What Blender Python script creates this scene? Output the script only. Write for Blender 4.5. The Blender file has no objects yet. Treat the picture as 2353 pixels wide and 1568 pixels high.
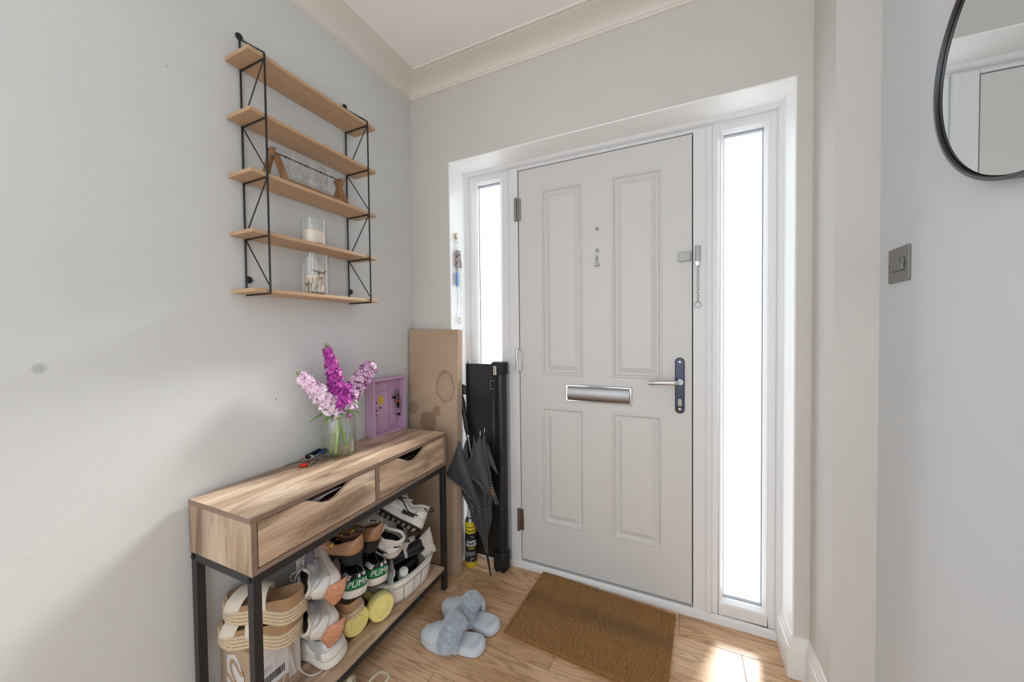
import bpy, math, random
from mathutils import Vector, Matrix, Euler
random.seed(7)
SC = bpy.context.scene
COL = SC.collection
PI = math.pi
V = Vector

# ------------------------------------------------------------------ camera, world, lights, exposure
cam_d = bpy.data.cameras.new('camera')
cam = bpy.data.objects.new('camera', cam_d)
COL.objects.link(cam)
cam_d.sensor_width = 36.0
cam_d.lens = 36.0 * 833.03 / 2353.0
cam_d.clip_start = 0.02
_yaw, _pit, _rol = 0.4355, -0.0229, -0.0113
_f = V((-math.sin(_yaw) * math.cos(_pit), math.cos(_yaw) * math.cos(_pit), math.sin(_pit)))
_r = V((math.cos(_yaw), math.sin(_yaw), 0))
_u = _r.cross(_f)
_R = _r * math.cos(_rol) + _u * math.sin(_rol)
_U = -_r * math.sin(_rol) + _u * math.cos(_rol)
cam.matrix_world = Matrix(((_R.x, _U.x, -_f.x, 1.3031), (_R.y, _U.y, -_f.y, -1.5524), (_R.z, _U.z, -_f.z, 1.2236), (0, 0, 0, 1)))
SC.camera = cam

world = bpy.data.worlds.new('sky')
SC.world = world
world.use_nodes = True
_bg = world.node_tree.nodes['Background']
_bg.inputs[0].default_value = (0.80, 0.92, 1.0, 1)
_bg.inputs[1].default_value = 1.3

def area(name, loc, rot, sx, sy, power, color=(1, 1, 1), portal=False, spread=None):
    d = bpy.data.lights.new(name, 'AREA')
    d.shape = 'RECTANGLE'; d.size = sx; d.size_y = sy; d.energy = power; d.color = color
    if spread: d.spread = spread
    o = bpy.data.objects.new(name, d)
    COL.objects.link(o); o.location = loc; o.rotation_euler = rot
    if portal: d.cycles.is_portal = True
    return o

# daylight: portals over the two sidelights, plus added unseen fill lights behind the camera
area('portal_left', (0.371, 0.235, 1.08), (PI / 2, 0, PI), 0.15, 1.95, 1, portal=True).rotation_euler = (-PI / 2, 0, 0)
area('portal_right', (1.532, 0.235, 1.06), (-PI / 2, 0, 0), 0.15, 1.95, 1, portal=True)
sun_d = bpy.data.lights.new('sun', 'SUN'); sun_d.energy = 15.0; sun_d.angle = math.radians(14); sun_d.color = (1.0, 0.96, 0.90)
sun = bpy.data.objects.new('sun', sun_d); COL.objects.link(sun)
sun.rotation_euler = V((-0.21, -0.88, -0.58)).to_track_quat('-Z', 'Y').to_euler()
area('rear_fill', (0.95, -3.94, 1.25), (PI / 2, 0, 0), 1.4, 2.0, 9.5, (0.94, 0.975, 1.0))  # added fill light in the rear opening, for door wall and shoes
area('left_fill', (0.03, -2.6, 1.25), (0, -PI / 2, 0), 1.8, 1.3, 20, (0.84, 0.92, 1.0))  # added fill in front of the solid left wall, cools the right side
area('right_fill', (1.78, -2.95, 1.05), (0, PI / 2, 0), 1.9, 1.3, 10, (0.93, 0.97, 1.0))  # added fill, no doorway built here; lifts left wall and console underside
_pl = bpy.data.lights.new('overhead_fill', 'POINT'); _pl.energy = 3.0; _pl.shadow_soft_size = 0.2; _pl.color = (1.0, 0.95, 0.89)  # added weak fill near the ceiling, without any fitting
_po = bpy.data.objects.new('overhead_fill', _pl); COL.objects.link(_po); _po.location = (1.0, -3.1, 2.2)

SC.view_settings.view_transform = 'Standard'
SC.view_settings.look = 'None'
SC.view_settings.gamma = 1.0
SC.view_settings.use_curve_mapping = False
SC.view_settings.exposure = 0.40
SC.cycles.max_bounces = 14
SC.cycles.diffuse_bounces = 7
SC.cycles.glossy_bounces = 5
SC.cycles.transmission_bounces = 12
SC.cycles.transparent_max_bounces = 16
SC.cycles.use_denoising = True
SC.cycles.sample_clamp_indirect = 6.0
SC.cycles.caustics_reflective = False
SC.cycles.caustics_refractive = False

# ------------------------------------------------------------------ materials
def s2l(c):
    return tuple(((x / 255.0) / 12.92 if x <= 10 else (((x / 255.0) + 0.055) / 1.055) ** 2.4) for x in c) + (1.0,)

class NT:
    def __init__(s, name):
        s.m = bpy.data.materials.new(name); s.m.use_nodes = True
        s.t = s.m.node_tree; s.n = s.t.nodes; s.l = s.t.links
        s.b = s.n['Principled BSDF']
    def node(s, typ, **k):
        n = s.n.new(typ)
        for a, v in k.items():
            if a.startswith('i_'):
                n.inputs[a[2:].replace('_', ' ')].default_value = v
            else: setattr(n, a, v)
        return n
    def link(s, a, b): s.l.new(a, b)
    def coords(s, scale=(1, 1, 1), rnd=False, kind='Object'):
        tc = s.node('ShaderNodeTexCoord'); mp = s.node('ShaderNodeMapping')
        mp.inputs['Scale'].default_value = scale
        if rnd:
            oi = s.node('ShaderNodeObjectInfo'); ml = s.node('ShaderNodeVectorMath', operation='MULTIPLY_ADD')
            cx = s.node('ShaderNodeCombineXYZ')
            for i in range(3): s.link(oi.outputs['Random'], cx.inputs[i])
            ml.inputs[1].default_value = (37.0, 23.0, 51.0)
            s.link(cx.outputs[0], ml.inputs[0]); s.link(tc.outputs[kind], ml.inputs[2])
            s.link(ml.outputs[0], mp.inputs[0])
        else: s.link(tc.outputs[kind], mp.inputs[0])
        return mp.outputs[0]
    def noise(s, vec, scale, detail=4, rough=0.55, dist=0.0):
        n = s.node('ShaderNodeTexNoise'); n.inputs['Scale'].default_value = scale
        n.inputs['Detail'].default_value = detail; n.inputs['Roughness'].default_value = rough
        n.inputs['Distortion'].default_value = dist
        s.link(vec, n.inputs['Vector']); return n.outputs['Fac']
    def ramp(s, fac, stops):
        r = s.node('ShaderNodeValToRGB'); e = r.color_ramp.elements
        while len(e) < len(stops): e.new(0.5)
        for i, (p, c) in enumerate(stops):
            e[i].position = p; e[i].color = s2l(c) if len(c) == 3 else c
        s.link(fac, r.inputs[0]); return r.outputs[0]
    def mix(s, fac, a, b, mode='MIX'):
        m = s.node('ShaderNodeMix', data_type='RGBA', blend_type=mode)
        for sock, v in ((m.inputs['Factor'], fac), (m.inputs['A'], a), (m.inputs['B'], b)):
            if hasattr(v, 'links'): s.link(v, sock)
            else: sock.default_value = v
        return m.outputs['Result']
    def bump(s, h, dist=0.001, strength=1.0):
        b = s.node('ShaderNodeBump'); b.inputs['Distance'].default_value = dist; b.inputs['Strength'].default_value = strength
        s.link(h, b.inputs['Height']); s.link(b.outputs[0], s.b.inputs['Normal'])

def mat(name, col, rough=0.5, metal=0.0, var=0.0, vscale=30.0, bump=0.0, bscale=200.0, spec=0.5, trans=0.0, ior=1.45, sheen=0.0, rnd=0.0, coat=0.0):
    t = NT(name); b = t.b
    c = s2l(col)
    b.inputs['Base Color'].default_value = c
    b.inputs['Roughness'].default_value = rough; b.inputs['Metallic'].default_value = metal
    b.inputs['Specular IOR Level'].default_value = spec; b.inputs['Transmission Weight'].default_value = trans
    b.inputs['IOR'].default_value = ior; b.inputs['Sheen Weight'].default_value = sheen; b.inputs['Coat Weight'].default_value = coat
    if var or bump:
        vec = t.coords()
    out = None
    if var:
        f = t.noise(vec, vscale)
        d = tuple(max(0, x * (1 - var)) for x in c[:3]) + (1,); u = tuple(min(1, x * (1 + var)) for x in c[:3]) + (1,)
        out = t.ramp(f, [(0.3, d), (0.7, u)])
    if rnd:
        oi = t.node('ShaderNodeObjectInfo'); mr = t.node('ShaderNodeMapRange')
        mr.inputs['To Min'].default_value = 1 - rnd; mr.inputs['To Max'].default_value = 1 + rnd
        t.link(oi.outputs['Random'], mr.inputs[0])
        hs = t.node('ShaderNodeHueSaturation'); t.link(mr.outputs[0], hs.inputs['Value'])
        if out is not None: t.link(out, hs.inputs['Color'])
        else: hs.inputs['Color'].default_value = c
        out = hs.outputs[0]
    if out is not None: t.link(out, b.inputs['Base Color'])
    if bump: t.bump(t.noise(vec, bscale, 3), bump)
    return t.m

def wood(name, stops, grain_axis, stretch=14.0, scale=9.0, rough=0.45, fine=0.25, rnd=True, bump=0.0003, dist=1.2):
    t = NT(name)
    sc = [stretch * 0.5] * 3; sc[grain_axis] = 0.55
    vec = t.coords(tuple(sc), rnd=rnd)
    f1 = t.noise(vec, scale * 0.11, 5, 0.6, dist)
    sc2 = [60.0] * 3; sc2[grain_axis] = 2.2
    vec2 = t.coords(tuple(sc2), rnd=rnd)
    f2 = t.noise(vec2, 3.0, 4, 0.65)
    base = t.ramp(f1, stops)
    g = t.ramp(f2, [(0.30, (1 - fine, 1 - fine, 1 - fine, 1)), (0.62, (1, 1, 1, 1))])
    c = t.mix(1.0, base, g, 'MULTIPLY')
    t.link(c, t.b.inputs['Base Color']); t.b.inputs['Roughness'].default_value = rough
    t.bump(f2, bump)
    return t.m

def glass(name, tint=(1, 1, 1, 1), rough=0.0, ior=1.45):
    # clear glass that lets light rays through (thin-walled look with reflections)
    t = NT(name)
    tr = t.node('ShaderNodeBsdfTransparent'); tr.inputs[0].default_value = tint
    gl = t.node('ShaderNodeBsdfGlossy'); gl.inputs['Roughness'].default_value = 0.03 + rough
    lw_ = t.node('ShaderNodeLayerWeight'); lw_.inputs[0].default_value = 0.5
    pw = t.node('ShaderNodeMath', operation='POWER'); pw.inputs[1].default_value = 4.0; t.link(lw_.outputs['Facing'], pw.inputs[0])
    mr = t.node('ShaderNodeMapRange'); mr.inputs['To Min'].default_value = 0.06; mr.inputs['To Max'].default_value = 0.55
    t.link(pw.outputs[0], mr.inputs[0])
    mx = t.node('ShaderNodeMixShader')
    t.link(mr.outputs[0], mx.inputs[0]); t.link(tr.outputs[0], mx.inputs[1]); t.link(gl.outputs[0], mx.inputs[2])
    t.link(mx.outputs[0], t.n['Material Output'].inputs[0])
    return t.m

M = {}
def wall_mat(name, col, marks=False, bump=0.0012):
    t = NT(name)
    vec = t.coords()
    n1 = t.noise(vec, 1.7, 3)
    a = s2l(col); d = tuple(x * 0.965 for x in a[:3]) + (1,)
    c = t.ramp(n1, [(0.35, d), (0.65, a)])
    if marks:
        tc = t.node('ShaderNodeTexCoord')
        for p, r, k in (((0, -1.2644, 1.1555), 0.014, 0.30), ((0, -0.7443, 0.9981), 0.0035, 0.85), ((0, -1.02, 1.98), 0.006, 0.25)):
            vm = t.node('ShaderNodeVectorMath', operation='DISTANCE'); vm.inputs[1].default_value = p
            t.link(tc.outputs['Object'], vm.inputs[0])
            mr = t.node('ShaderNodeMapRange'); mr.inputs['From Min'].default_value = r * 0.5; mr.inputs['From Max'].default_value = r
            mr.inputs['To Min'].default_value = k; mr.inputs['To Max'].default_value = 0.0
            t.link(vm.outputs['Value'], mr.inputs[0])
            c = t.mix(mr.outputs[0], c, s2l((70, 70, 70)))
    t.link(c, t.b.inputs['Base Color']); t.b.inputs['Roughness'].default_value = 0.6
    t.b.inputs['Specular IOR Level'].default_value = 0.25
    h = t.noise(vec, 90, 4, 0.6)
    h2 = t.noise(vec, 7, 3)
    ad = t.node('ShaderNodeMath', operation='MULTIPLY_ADD'); ad.inputs[1].default_value = 3.0
    t.link(h2, ad.inputs[0]); t.link(h, ad.inputs[2])
    t.bump(ad.outputs[0], bump)
    return t.m
M['wall_l'] = wall_mat('white_wall_paint', (209, 211, 211), True, bump=0.0004)
M['wall'] = wall_mat('warm_white_paint', (205, 202, 198), bump=0.0004)
M['wall_r'] = wall_mat('cool_white_paint', (207, 210, 213), bump=0.0004)
M['reveal'] = mat('daylit_reveal_white', (243, 244, 244), 0.35)  # window light on the reveals put into a whiter colour
M['ceil'] = wall_mat('ceiling_paint', (240, 238, 235), bump=0.0006)
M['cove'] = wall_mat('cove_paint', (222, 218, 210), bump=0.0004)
M['upvc'] = mat('white_upvc', (222, 223, 225), 0.32, spec=0.5)
M['doorpaint'] = None
def door_mat():
    t = NT('white_woodgrain_door_skin')
    v2 = t.coords((70, 70, 2.0)); f = t.noise(v2, 3.5, 4, 0.6)
    t.b.inputs['Base Color'].default_value = s2l((208, 207, 205)); t.b.inputs['Roughness'].default_value = 0.42
    t.bump(f, 0.0005); return t.m
M['doorpaint'] = door_mat()
M['gap'] = mat('dark_rubber_seal', (30, 30, 30), 0.8)
M['gloss'] = mat('white_gloss_wood', (224, 224, 222), 0.28)
M['chrome'] = mat('chrome', (205, 207, 210), 0.09, 1.0)
M['chrome_worn'] = mat('worn_chrome', (160, 152, 146), 0.28, 1.0, var=0.55, vscale=160, bump=0.0006, bscale=160)
M['satin'] = mat('satin_nickel', (148, 147, 143), 0.42, 1.0)
M['dark_plate'] = mat('dark_reflection_chrome', (62, 65, 76), 0.24, 1.0, var=0.4, vscale=220)  # dim interior mirrored in the plate is put into its dark colour
M['steel'] = mat('black_powder_coat', (38, 38, 40), 0.38, 0.0)
M['blackwire'] = mat('black_wire_enamel', (22, 23, 25), 0.35)
M['rubber'] = mat('black_rubber', (24, 24, 25), 0.6)

def floor_mat():
    t = NT('oak_floor')
    vec = t.coords((0.9, 8.0, 8.0), rnd=True)
    n = t.noise(vec, 1.3, 3, 0.5, 0.4)
    mm = t.node('ShaderNodeMath', operation='MULTIPLY'); mm.inputs[1].default_value = 105.0; t.link(n, mm.inputs[0])
    sn = t.node('ShaderNodeMath', operation='SINE'); t.link(mm.outputs[0], sn.inputs[0])
    m2 = t.node('ShaderNodeMath', operation='MULTIPLY_ADD'); m2.inputs[1].default_value = 0.5; m2.inputs[2].default_value = 0.5; t.link(sn.outputs[0], m2.inputs[0])
    nb = t.noise(t.coords((1.5, 5.0, 5.0), rnd=True), 1.1, 3)
    v2 = t.coords((3.0, 120, 120), rnd=True); f2 = t.noise(v2, 2.0, 4, 0.7)
    base = t.ramp(nb, [(0.30, (196, 156, 118)), (0.52, (220, 182, 146)), (0.72, (234, 200, 166))])
    g = t.ramp(m2.outputs[0], [(0.0, (0.60, 0.54, 0.49, 1)), (0.40, (0.95, 0.94, 0.93, 1)), (1.0, (1.0, 1.0, 1.0, 1))])
    c = t.mix(0.68, base, g, 'MULTIPLY')
    g2 = t.ramp(f2, [(0.32, (0.72, 0.69, 0.66, 1)), (0.6, (1, 1, 1, 1))])
    c = t.mix(0.7, c, g2, 'MULTIPLY')
    t.link(c, t.b.inputs['Base Color'])
    t.b.inputs['Roughness'].default_value = 0.40; t.b.inputs['Specular IOR Level'].default_value = 0.42
    t.bump(f2, 0.0002); return t.m
M['floor'] = floor_mat()
def laminate(name, ax, dark=0.0):
    t = NT(name)
    def sc(al, ac): v = [ac] * 3; v[ax] = al; return tuple(v)
    n1 = t.noise(t.coords(sc(1.7, 9.0), rnd=True), 1.0, 6, 0.60, 0.9)
    n2 = t.noise(t.coords(sc(3.4, 22.0), rnd=True), 1.0, 7, 0.74, 0.5)
    n3 = t.noise(t.coords(sc(9.0, 260.0), rnd=True), 1.0, 3, 0.6)
    base = t.ramp(n1, [(0.36, (138, 114, 96)), (0.46, (182, 154, 129)), (0.55, (210, 182, 155)), (0.66, (232, 210, 185))])
    g = t.ramp(n2, [(0.36, (0.46, 0.44, 0.43, 1)), (0.46, (0.86, 0.85, 0.84, 1)), (0.52, (1.0, 1.0, 1.0, 1))])
    c = t.mix(0.85, base, g, 'MULTIPLY')
    g3 = t.ramp(n3, [(0.35, (0.86, 0.85, 0.84, 1)), (0.6, (1, 1, 1, 1))])
    c = t.mix(0.8, c, g3, 'MULTIPLY')
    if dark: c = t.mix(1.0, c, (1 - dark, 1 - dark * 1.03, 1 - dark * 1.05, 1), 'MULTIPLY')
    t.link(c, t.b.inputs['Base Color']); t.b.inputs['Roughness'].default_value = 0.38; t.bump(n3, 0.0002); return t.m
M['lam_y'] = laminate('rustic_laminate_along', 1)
M['lam_z'] = laminate('rustic_laminate_upright', 2, 0.30)  # shade of the side panels put into a darker laminate
M['lam_edge'] = wood('rustic_laminate_edge', [(0.3, (122, 100, 86)), (0.7, (146, 122, 104))], 1, 10, 8, 0.4, 0.12)
M['oak'] = wood('pale_oak', [(0.3, (182, 148, 115)), (0.7, (197, 164, 130))], 1, 30, 10, 0.5, 0.10)
M['stand'] = wood('warm_brown_wood', [(0.3, (122, 86, 58)), (0.7, (164, 120, 82))], 2, 30, 16, 0.45, 0.2)

# ------------------------------------------------------------------ mesh builder
class MB:
    def __init__(s): s.v = []; s.f = []; s.T = None
    def add(s, vs, fs):
        o = len(s.v)
        s.v += [tuple(s.T @ V(p)) if s.T is not None else tuple(p) for p in vs]
        s.f += [tuple(i + o for i in f) for f in fs]
        return s
    def box(s, x0, x1, y0, y1, z0, z1):
        return s.add([(x0, y0, z0), (x1, y0, z0), (x1, y1, z0), (x0, y1, z0), (x0, y0, z1), (x1, y0, z1), (x1, y1, z1), (x0, y1, z1)],
              [(0, 3, 2, 1), (4, 5, 6, 7), (0, 1, 5, 4), (1, 2, 6, 5), (2, 3, 7, 6), (3, 0, 4, 7)])
    def hexa(s, p):
        return s.add(p, [(0, 3, 2, 1), (4, 5, 6, 7), (0, 1, 5, 4), (1, 2, 6, 5), (2, 3, 7, 6), (3, 0, 4, 7)])
    def tube(s, pts, r, n=8, closed=False, cap=True):
        pts = [V(p) for p in pts]; N = len(pts); rings = []; prev = None
        for i, p in enumerate(pts):
            if closed: d = pts[(i + 1) % N] - pts[i - 1]
            else: d = pts[min(i + 1, N - 1)] - pts[max(i - 1, 0)]
            if d.length < 1e-9: d = V((0, 0, 1))
            d.normalize()
            if prev is None:
                a = V((0, 0, 1)) if abs(d.z) < 0.9 else V((1, 0, 0))
                u = d.cross(a).normalized()
            else:
                u = prev - d * prev.dot(d)
                if u.length < 1e-6: u = d.orthogonal()
                u.normalize()
            prev = u; w = d.cross(u)
            rr = r[i] if isinstance(r, (list, tuple)) else r
            rings.append([p + (u * math.cos(2 * PI * k / n) + w * math.sin(2 * PI * k / n)) * rr for k in range(n)])
        vs = [q for ring in rings for q in ring]; fs = []
        for i in range(N if closed else N - 1):
            j = (i + 1) % N
            for k in range(n):
                fs.append((i * n + k, i * n + (k + 1) % n, j * n + (k + 1) % n, j * n + k))
        if cap and not closed:
            fs.append(tuple(range(n))[::-1]); fs.append(tuple((N - 1) * n + k for k in range(n)))
        return s.add(vs, fs)
    def lathe(s, prof, n=32, c=(0, 0, 0), axis=2, close=False):
        # prof: list of (r, h)
        vs = []; fs = []
        for (r, h) in prof:
            for k in range(n):
                a = 2 * PI * k / n; x, y = r * math.cos(a), r * math.sin(a)
                q = (x, y, h) if axis == 2 else ((h, x, y) if axis == 0 else (y, h, x))
                vs.append((q[0] + c[0], q[1] + c[1], q[2] + c[2]))
        m = len(prof)
        for i in range(m if close else m - 1):
            j = (i + 1) % m
            for k in range(n):
                fs.append((i * n + k, i * n + (k + 1) % n, j * n + (k + 1) % n, j * n + k))
        if not close:
            if prof[0][0] > 1e-6: fs.append(tuple(range(n))[::-1])
            if prof[-1][0] > 1e-6: fs.append(tuple((m - 1) * n + k for k in range(n)))
        return s.add(vs, fs)
    def cyl(s, c, r, h, n=20, axis=2):
        return s.lathe([(r, 0), (r, h)], n, c, axis)
    def prism(s, poly, h0, h1, axis=2):
        n = len(poly)
        def q(a, b, h): return (a, b, h) if axis == 2 else ((h, a, b) if axis == 0 else (a, h, b))
        vs = [q(a, b, h0) for a, b in poly] + [q(a, b, h1) for a, b in poly]
        fs = [tuple(range(n))[::-1], tuple(range(n, 2 * n))] + [(i, (i + 1) % n, n + (i + 1) % n, n + i) for i in range(n)]
        return s.add(vs, fs)
    def grid(s, fn, nu, nv, wrap=False):
        vs = [fn(i / (nu - 1), j / (nv - 1)) for i in range(nu) for j in range(nv)]
        fs = [(i * nv + j, (i + 1) * nv + j, (i + 1) * nv + j + 1, i * nv + j + 1) for i in range(nu - 1) for j in range(nv - 1)]
        return s.add(vs, fs)
    def blob(s, c, r, n=12, m=8, rot=None):
        rx, ry, rz = r if isinstance(r, (tuple, list)) else (r, r, r)
        vs = []; R = rot or Matrix.Identity(3)
        for i in range(m + 1):
            a = PI * i / m
            for k in range(n):
                b = 2 * PI * k / n
                vs.append(V(c) + R @ V((rx * math.sin(a) * math.cos(b), ry * math.sin(a) * math.sin(b), rz * math.cos(a))))
        fs = [(i * n + k, (i + 1) * n + k, (i + 1) * n + (k + 1) % n, i * n + (k + 1) % n) for i in range(m) for k in range(n)]
        return s.add(vs, fs)
    def mesh(s, name, smooth=False, weld=True):
        me = bpy.data.meshes.new(name); me.from_pydata(s.v, [], s.f)
        import bmesh
        bm = bmesh.new(); bm.from_mesh(me)
        if weld: bmesh.ops.remove_doubles(bm, verts=bm.verts, dist=2e-5)
        bmesh.ops.dissolve_degenerate(bm, edges=bm.edges, dist=1e-6)
        bmesh.ops.recalc_face_normals(bm, faces=bm.faces)
        bm.to_mesh(me); bm.free()
        if smooth:
            me.shade_smooth()
            me.set_sharp_from_angle(angle=math.radians(smooth if smooth is not True else 42))
        return me
    def build(s, name, m, parent=None, smooth=False, bevel=0.0, solid=0.0, sub=0, seg=2, weld=True, off=-1.0):
        return link(name, s.mesh(name, smooth or bevel > 0, weld), m, parent, bevel, solid, sub, seg, off)

def link(name, me, m, parent=None, bevel=0.0, solid=0.0, sub=0, seg=2, off=-1.0):
    o = bpy.data.objects.new(name, me); COL.objects.link(o)
    if m is not None and not me.materials: me.materials.append(m)
    if parent is not None: o.parent = parent
    if solid:
        md = o.modifiers.new('solid', 'SOLIDIFY'); md.thickness = solid; md.offset = off
    if sub:
        md = o.modifiers.new('sub', 'SUBSURF'); md.levels = sub; md.render_levels = sub
    if bevel:
        md = o.modifiers.new('bevel', 'BEVEL'); md.width = bevel; md.segments = seg; md.limit_method = 'ANGLE'; md.angle_limit = math.radians(40)
    return o

def tag(o, label, cat, group=None):
    o['label'] = label; o['category'] = cat
    if group: o['group'] = group
    return o
def thing(name, loc, label, cat, group=None, rot=(0, 0, 0)):
    o = bpy.data.objects.new(name, None); COL.objects.link(o); o.empty_display_size = 0.03
    o.location = loc; o.rotation_euler = rot
    return tag(o, label, cat, group)
def struct(o, label=None):
    o['kind'] = 'structure'
    if label: o['label'] = label
    return o
def copy_tree(o, parent=None):
    c = o.copy(); COL.objects.link(c); c.parent = parent
    for ch in list(o.children): copy_tree(ch, c)
    return c
def text_mesh(body, size, ext=0.0003, bold=0.0, align='CENTER'):
    cu = bpy.data.curves.new('text', 'FONT'); cu.body = body; cu.size = size; cu.extrude = ext; cu.offset = bold
    cu.align_x = align; cu.align_y = 'CENTER'; cu.resolution_u = 3
    o = bpy.data.objects.new('text', cu)
    me = bpy.data.meshes.new_from_object(o)
    bpy.data.objects.remove(o); bpy.data.curves.remove(cu)
    return me
def text(name, body, size, m, parent, mtx, ext=0.0003, bold=0.0, align='CENTER', fn=None):
    me = text_mesh(body, size, ext, bold, align)
    if fn:
        import bmesh
        bm = bmesh.new(); bm.from_mesh(me)
        xs_ = [v.co.x for v in bm.verts]; n_ = max(2, int((max(xs_) - min(xs_)) / (size * 0.12)))
        for i_ in range(1, n_):
            bmesh.ops.bisect_plane(bm, geom=list(bm.verts) + list(bm.edges) + list(bm.faces), plane_co=(lerp(min(xs_), max(xs_), i_ / n_), 0, 0), plane_no=(1, 0, 0))
        for v in bm.verts: v.co = fn(v.co)
        bm.to_mesh(me); bm.free()
    elif mtx is not None: me.transform(mtx)
    me.name = name; me.materials.clear()
    return link(name, me, m, parent)
def frame_mtx(o, x, y):
    x = V(x).normalized(); y = V(y).normalized(); z = x.cross(y).normalized(); y = z.cross(x)
    return Matrix(((x.x, y.x, z.x, o[0]), (x.y, y.y, z.y, o[1]), (x.z, y.z, z.z, o[2]), (0, 0, 0, 1)))
def lerp(a, b, t): return a + (b - a) * t
def sm(t): t = max(0, min(1, t)); return t * t * (3 - 2 * t)
def prof(pts):
    def f(t):
        if t <= pts[0][0]: return pts[0][1]
        for (a, x), (b, y) in zip(pts, pts[1:]):
            if t <= b: return lerp(x, y, sm((t - a) / (b - a)))
        return pts[-1][1]
    return f
def bez(p, n=12):
    # Catmull-Rom through the points
    p = [V(q) for q in p]; out = []
    for i in range(len(p) - 1):
        a, b, c, d = p[max(i - 1, 0)], p[i], p[i + 1], p[min(i + 2, len(p) - 1)]
        for k in range(n):
            t = k / n
            out.append(0.5 * ((2 * b) + (c - a) * t + (2 * a - 5 * b + 4 * c - d) * t * t + (3 * b - a - 3 * c + d) * t ** 3))
    out.append(p[-1]); return out

# ------------------------------------------------------------------ room shell
XL, XO1, XO2, XR1, XR2, YF = 0.0, 0.2402, 1.6598, 1.7085, 1.808, -0.195
ZO, ZC, HC, YB, D0 = 2.0855, 2.4667, 2.5122, -4.0, 0.16
fl = struct(MB().box(-0.1, 2.2, YB - .1, 0.17, -0.06, -0.008).build('floor', M['gap']))
seams = [0.0195 + 0.1775 * k for k in range(-23, 2)]
for r, y0 in enumerate(seams[:-1]):
    y1 = y0 + 0.1775
    L = 1.22; off = (0.2906 if r == 22 else (-0.35 if r == 21 else random.uniform(-1.2, 0)))
    cuts = [x for x in (off + L * k for k in range(-2, 4)) if 0 < x < XR2]
    xs = [0.0] + cuts + [XR2 + 0.3]
    for a, b in zip(xs, xs[1:]):
        g = 0.0006
        m = MB().box(a + g, b - g, y0 + g, min(y1 - g, 0.156), -0.008, 0.0)
        m.build('plank', M['floor'], fl, bevel=0.0008, seg=1)
struct(MB().box(-0.15, 0, YB, 0.35, -0.06, HC + 0.1).build('wall_left', M['wall_l']))
wb = MB()
wb.box(-0.0, XO1, 0, 0.25, 0, HC + 0.1); wb.box(XO1, XO2, 0, 0.25, ZO, HC + 0.1); wb.box(XO2, XR1 + 0.001, 0, 0.25, 0, HC + 0.1)
wbo = struct(wb.build('wall_back', M['wall']))
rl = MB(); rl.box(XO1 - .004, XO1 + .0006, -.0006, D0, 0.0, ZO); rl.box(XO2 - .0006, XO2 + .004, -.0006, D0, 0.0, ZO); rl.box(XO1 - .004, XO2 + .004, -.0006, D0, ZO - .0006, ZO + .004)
rl.build('reveal_daylit_skin', M['reveal'], wbo)  # thin skin carrying the painted window light on the reveal faces
struct(MB().box(XR1, 2.3, YF, 0.25, -0.06, HC + 0.1).build('wall_pier', M['wall'])).name = 'wall_pier'
struct(MB().box(XR2, 2.3, YB, YF, -0.06, HC + 0.1).build('wall_right', M['wall_r']))
wr = MB(); wr.box(-0.1, 2.3, YB - 0.15, YB, -0.06, 0.5); wr.box(-0.1, 2.3, YB - 0.15, YB, 2.4, HC + .1); wr.box(-0.1, 0.2, YB - 0.15, YB, 0.5, 2.4); wr.box(1.7, 2.3, YB - 0.15, YB, 0.5, 2.4)
struct(wr.build('wall_rear', M['wall']))
struct(MB().box(-0.15, 2.3, YB - 0.15, 0.25, HC, HC + 0.1).build('ceiling', M['ceil']))
# cove cornice profile: (distance from wall, height)
cp = [(0.0, ZC - 0.012), (0.008, ZC - 0.010), (0.009, ZC + 0.0)]
for k in range(0, 9):
    a = k / 8 * PI / 2
    cp.append((0.012 + 0.098 * (1 - math.cos(a)), ZC + 0.001 + 0.036 * math.sin(a)))
cp += [(0.115, HC - 0.006), (0.126, HC - 0.007), (0.1285, HC)]
def cornice(name, path):
    m = MB()
    vs = [q for d, z in cp for q in [p(d, z) for p in path]]
    n = len(path); fs = [(i * n + j, i * n + j + 1, (i + 1) * n + j + 1, (i + 1) * n + j) for i in range(len(cp) - 1) for j in range(n - 1)]
    m.add(vs, fs); return struct(m.build(name, M['cove'], smooth=30))
cornice('trim_1', [lambda d, z: (d, YB, z), lambda d, z: (d, -d, z)])
cornice('trim_2', [lambda d, z: (d, -d, z), lambda d, z: (XR1 - d, -d, z)])
# skirting with ogee top
sk = [(0, 0), (0.016, 0), (0.016, 0.100), (0.0145, 0.107), (0.0115, 0.110), (0.0115, 0.116), (0.0095, 0.126), (0.005, 0.134), (0.004, 0.143), (0, 0.145)]
def skirting(name, pts, nrm):
    m = MB(); n = len(pts)
    vs = [(p[0] + q[0] * d, p[1] + q[1] * d, z) for d, z in sk for p, q in zip(pts, nrm)]
    fs = [(i * n + j, i * n + j + 1, (i + 1) * n + j + 1, (i + 1) * n + j) for i in range(len(sk) - 1) for j in range(n - 1)]
    m.add(vs, fs)
    m.add([(pts[0][0] + nrm[0][0] * d, pts[0][1] + nrm[0][1] * d, z) for d, z in sk], [tuple(range(len(sk)))])
    return struct(m.build(name, M['gloss'], smooth=25))
skirting('baseboard_reveal', [(XO2, 0.152), (XO2, 0.0), (XR1, 0.0), (XR1, YF), (XR2, YF), (XR2, YB)], [(-1, 0), (-1, -1), (-1, -1), (-1, -1), (-1, -1), (-1, 0)])

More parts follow.
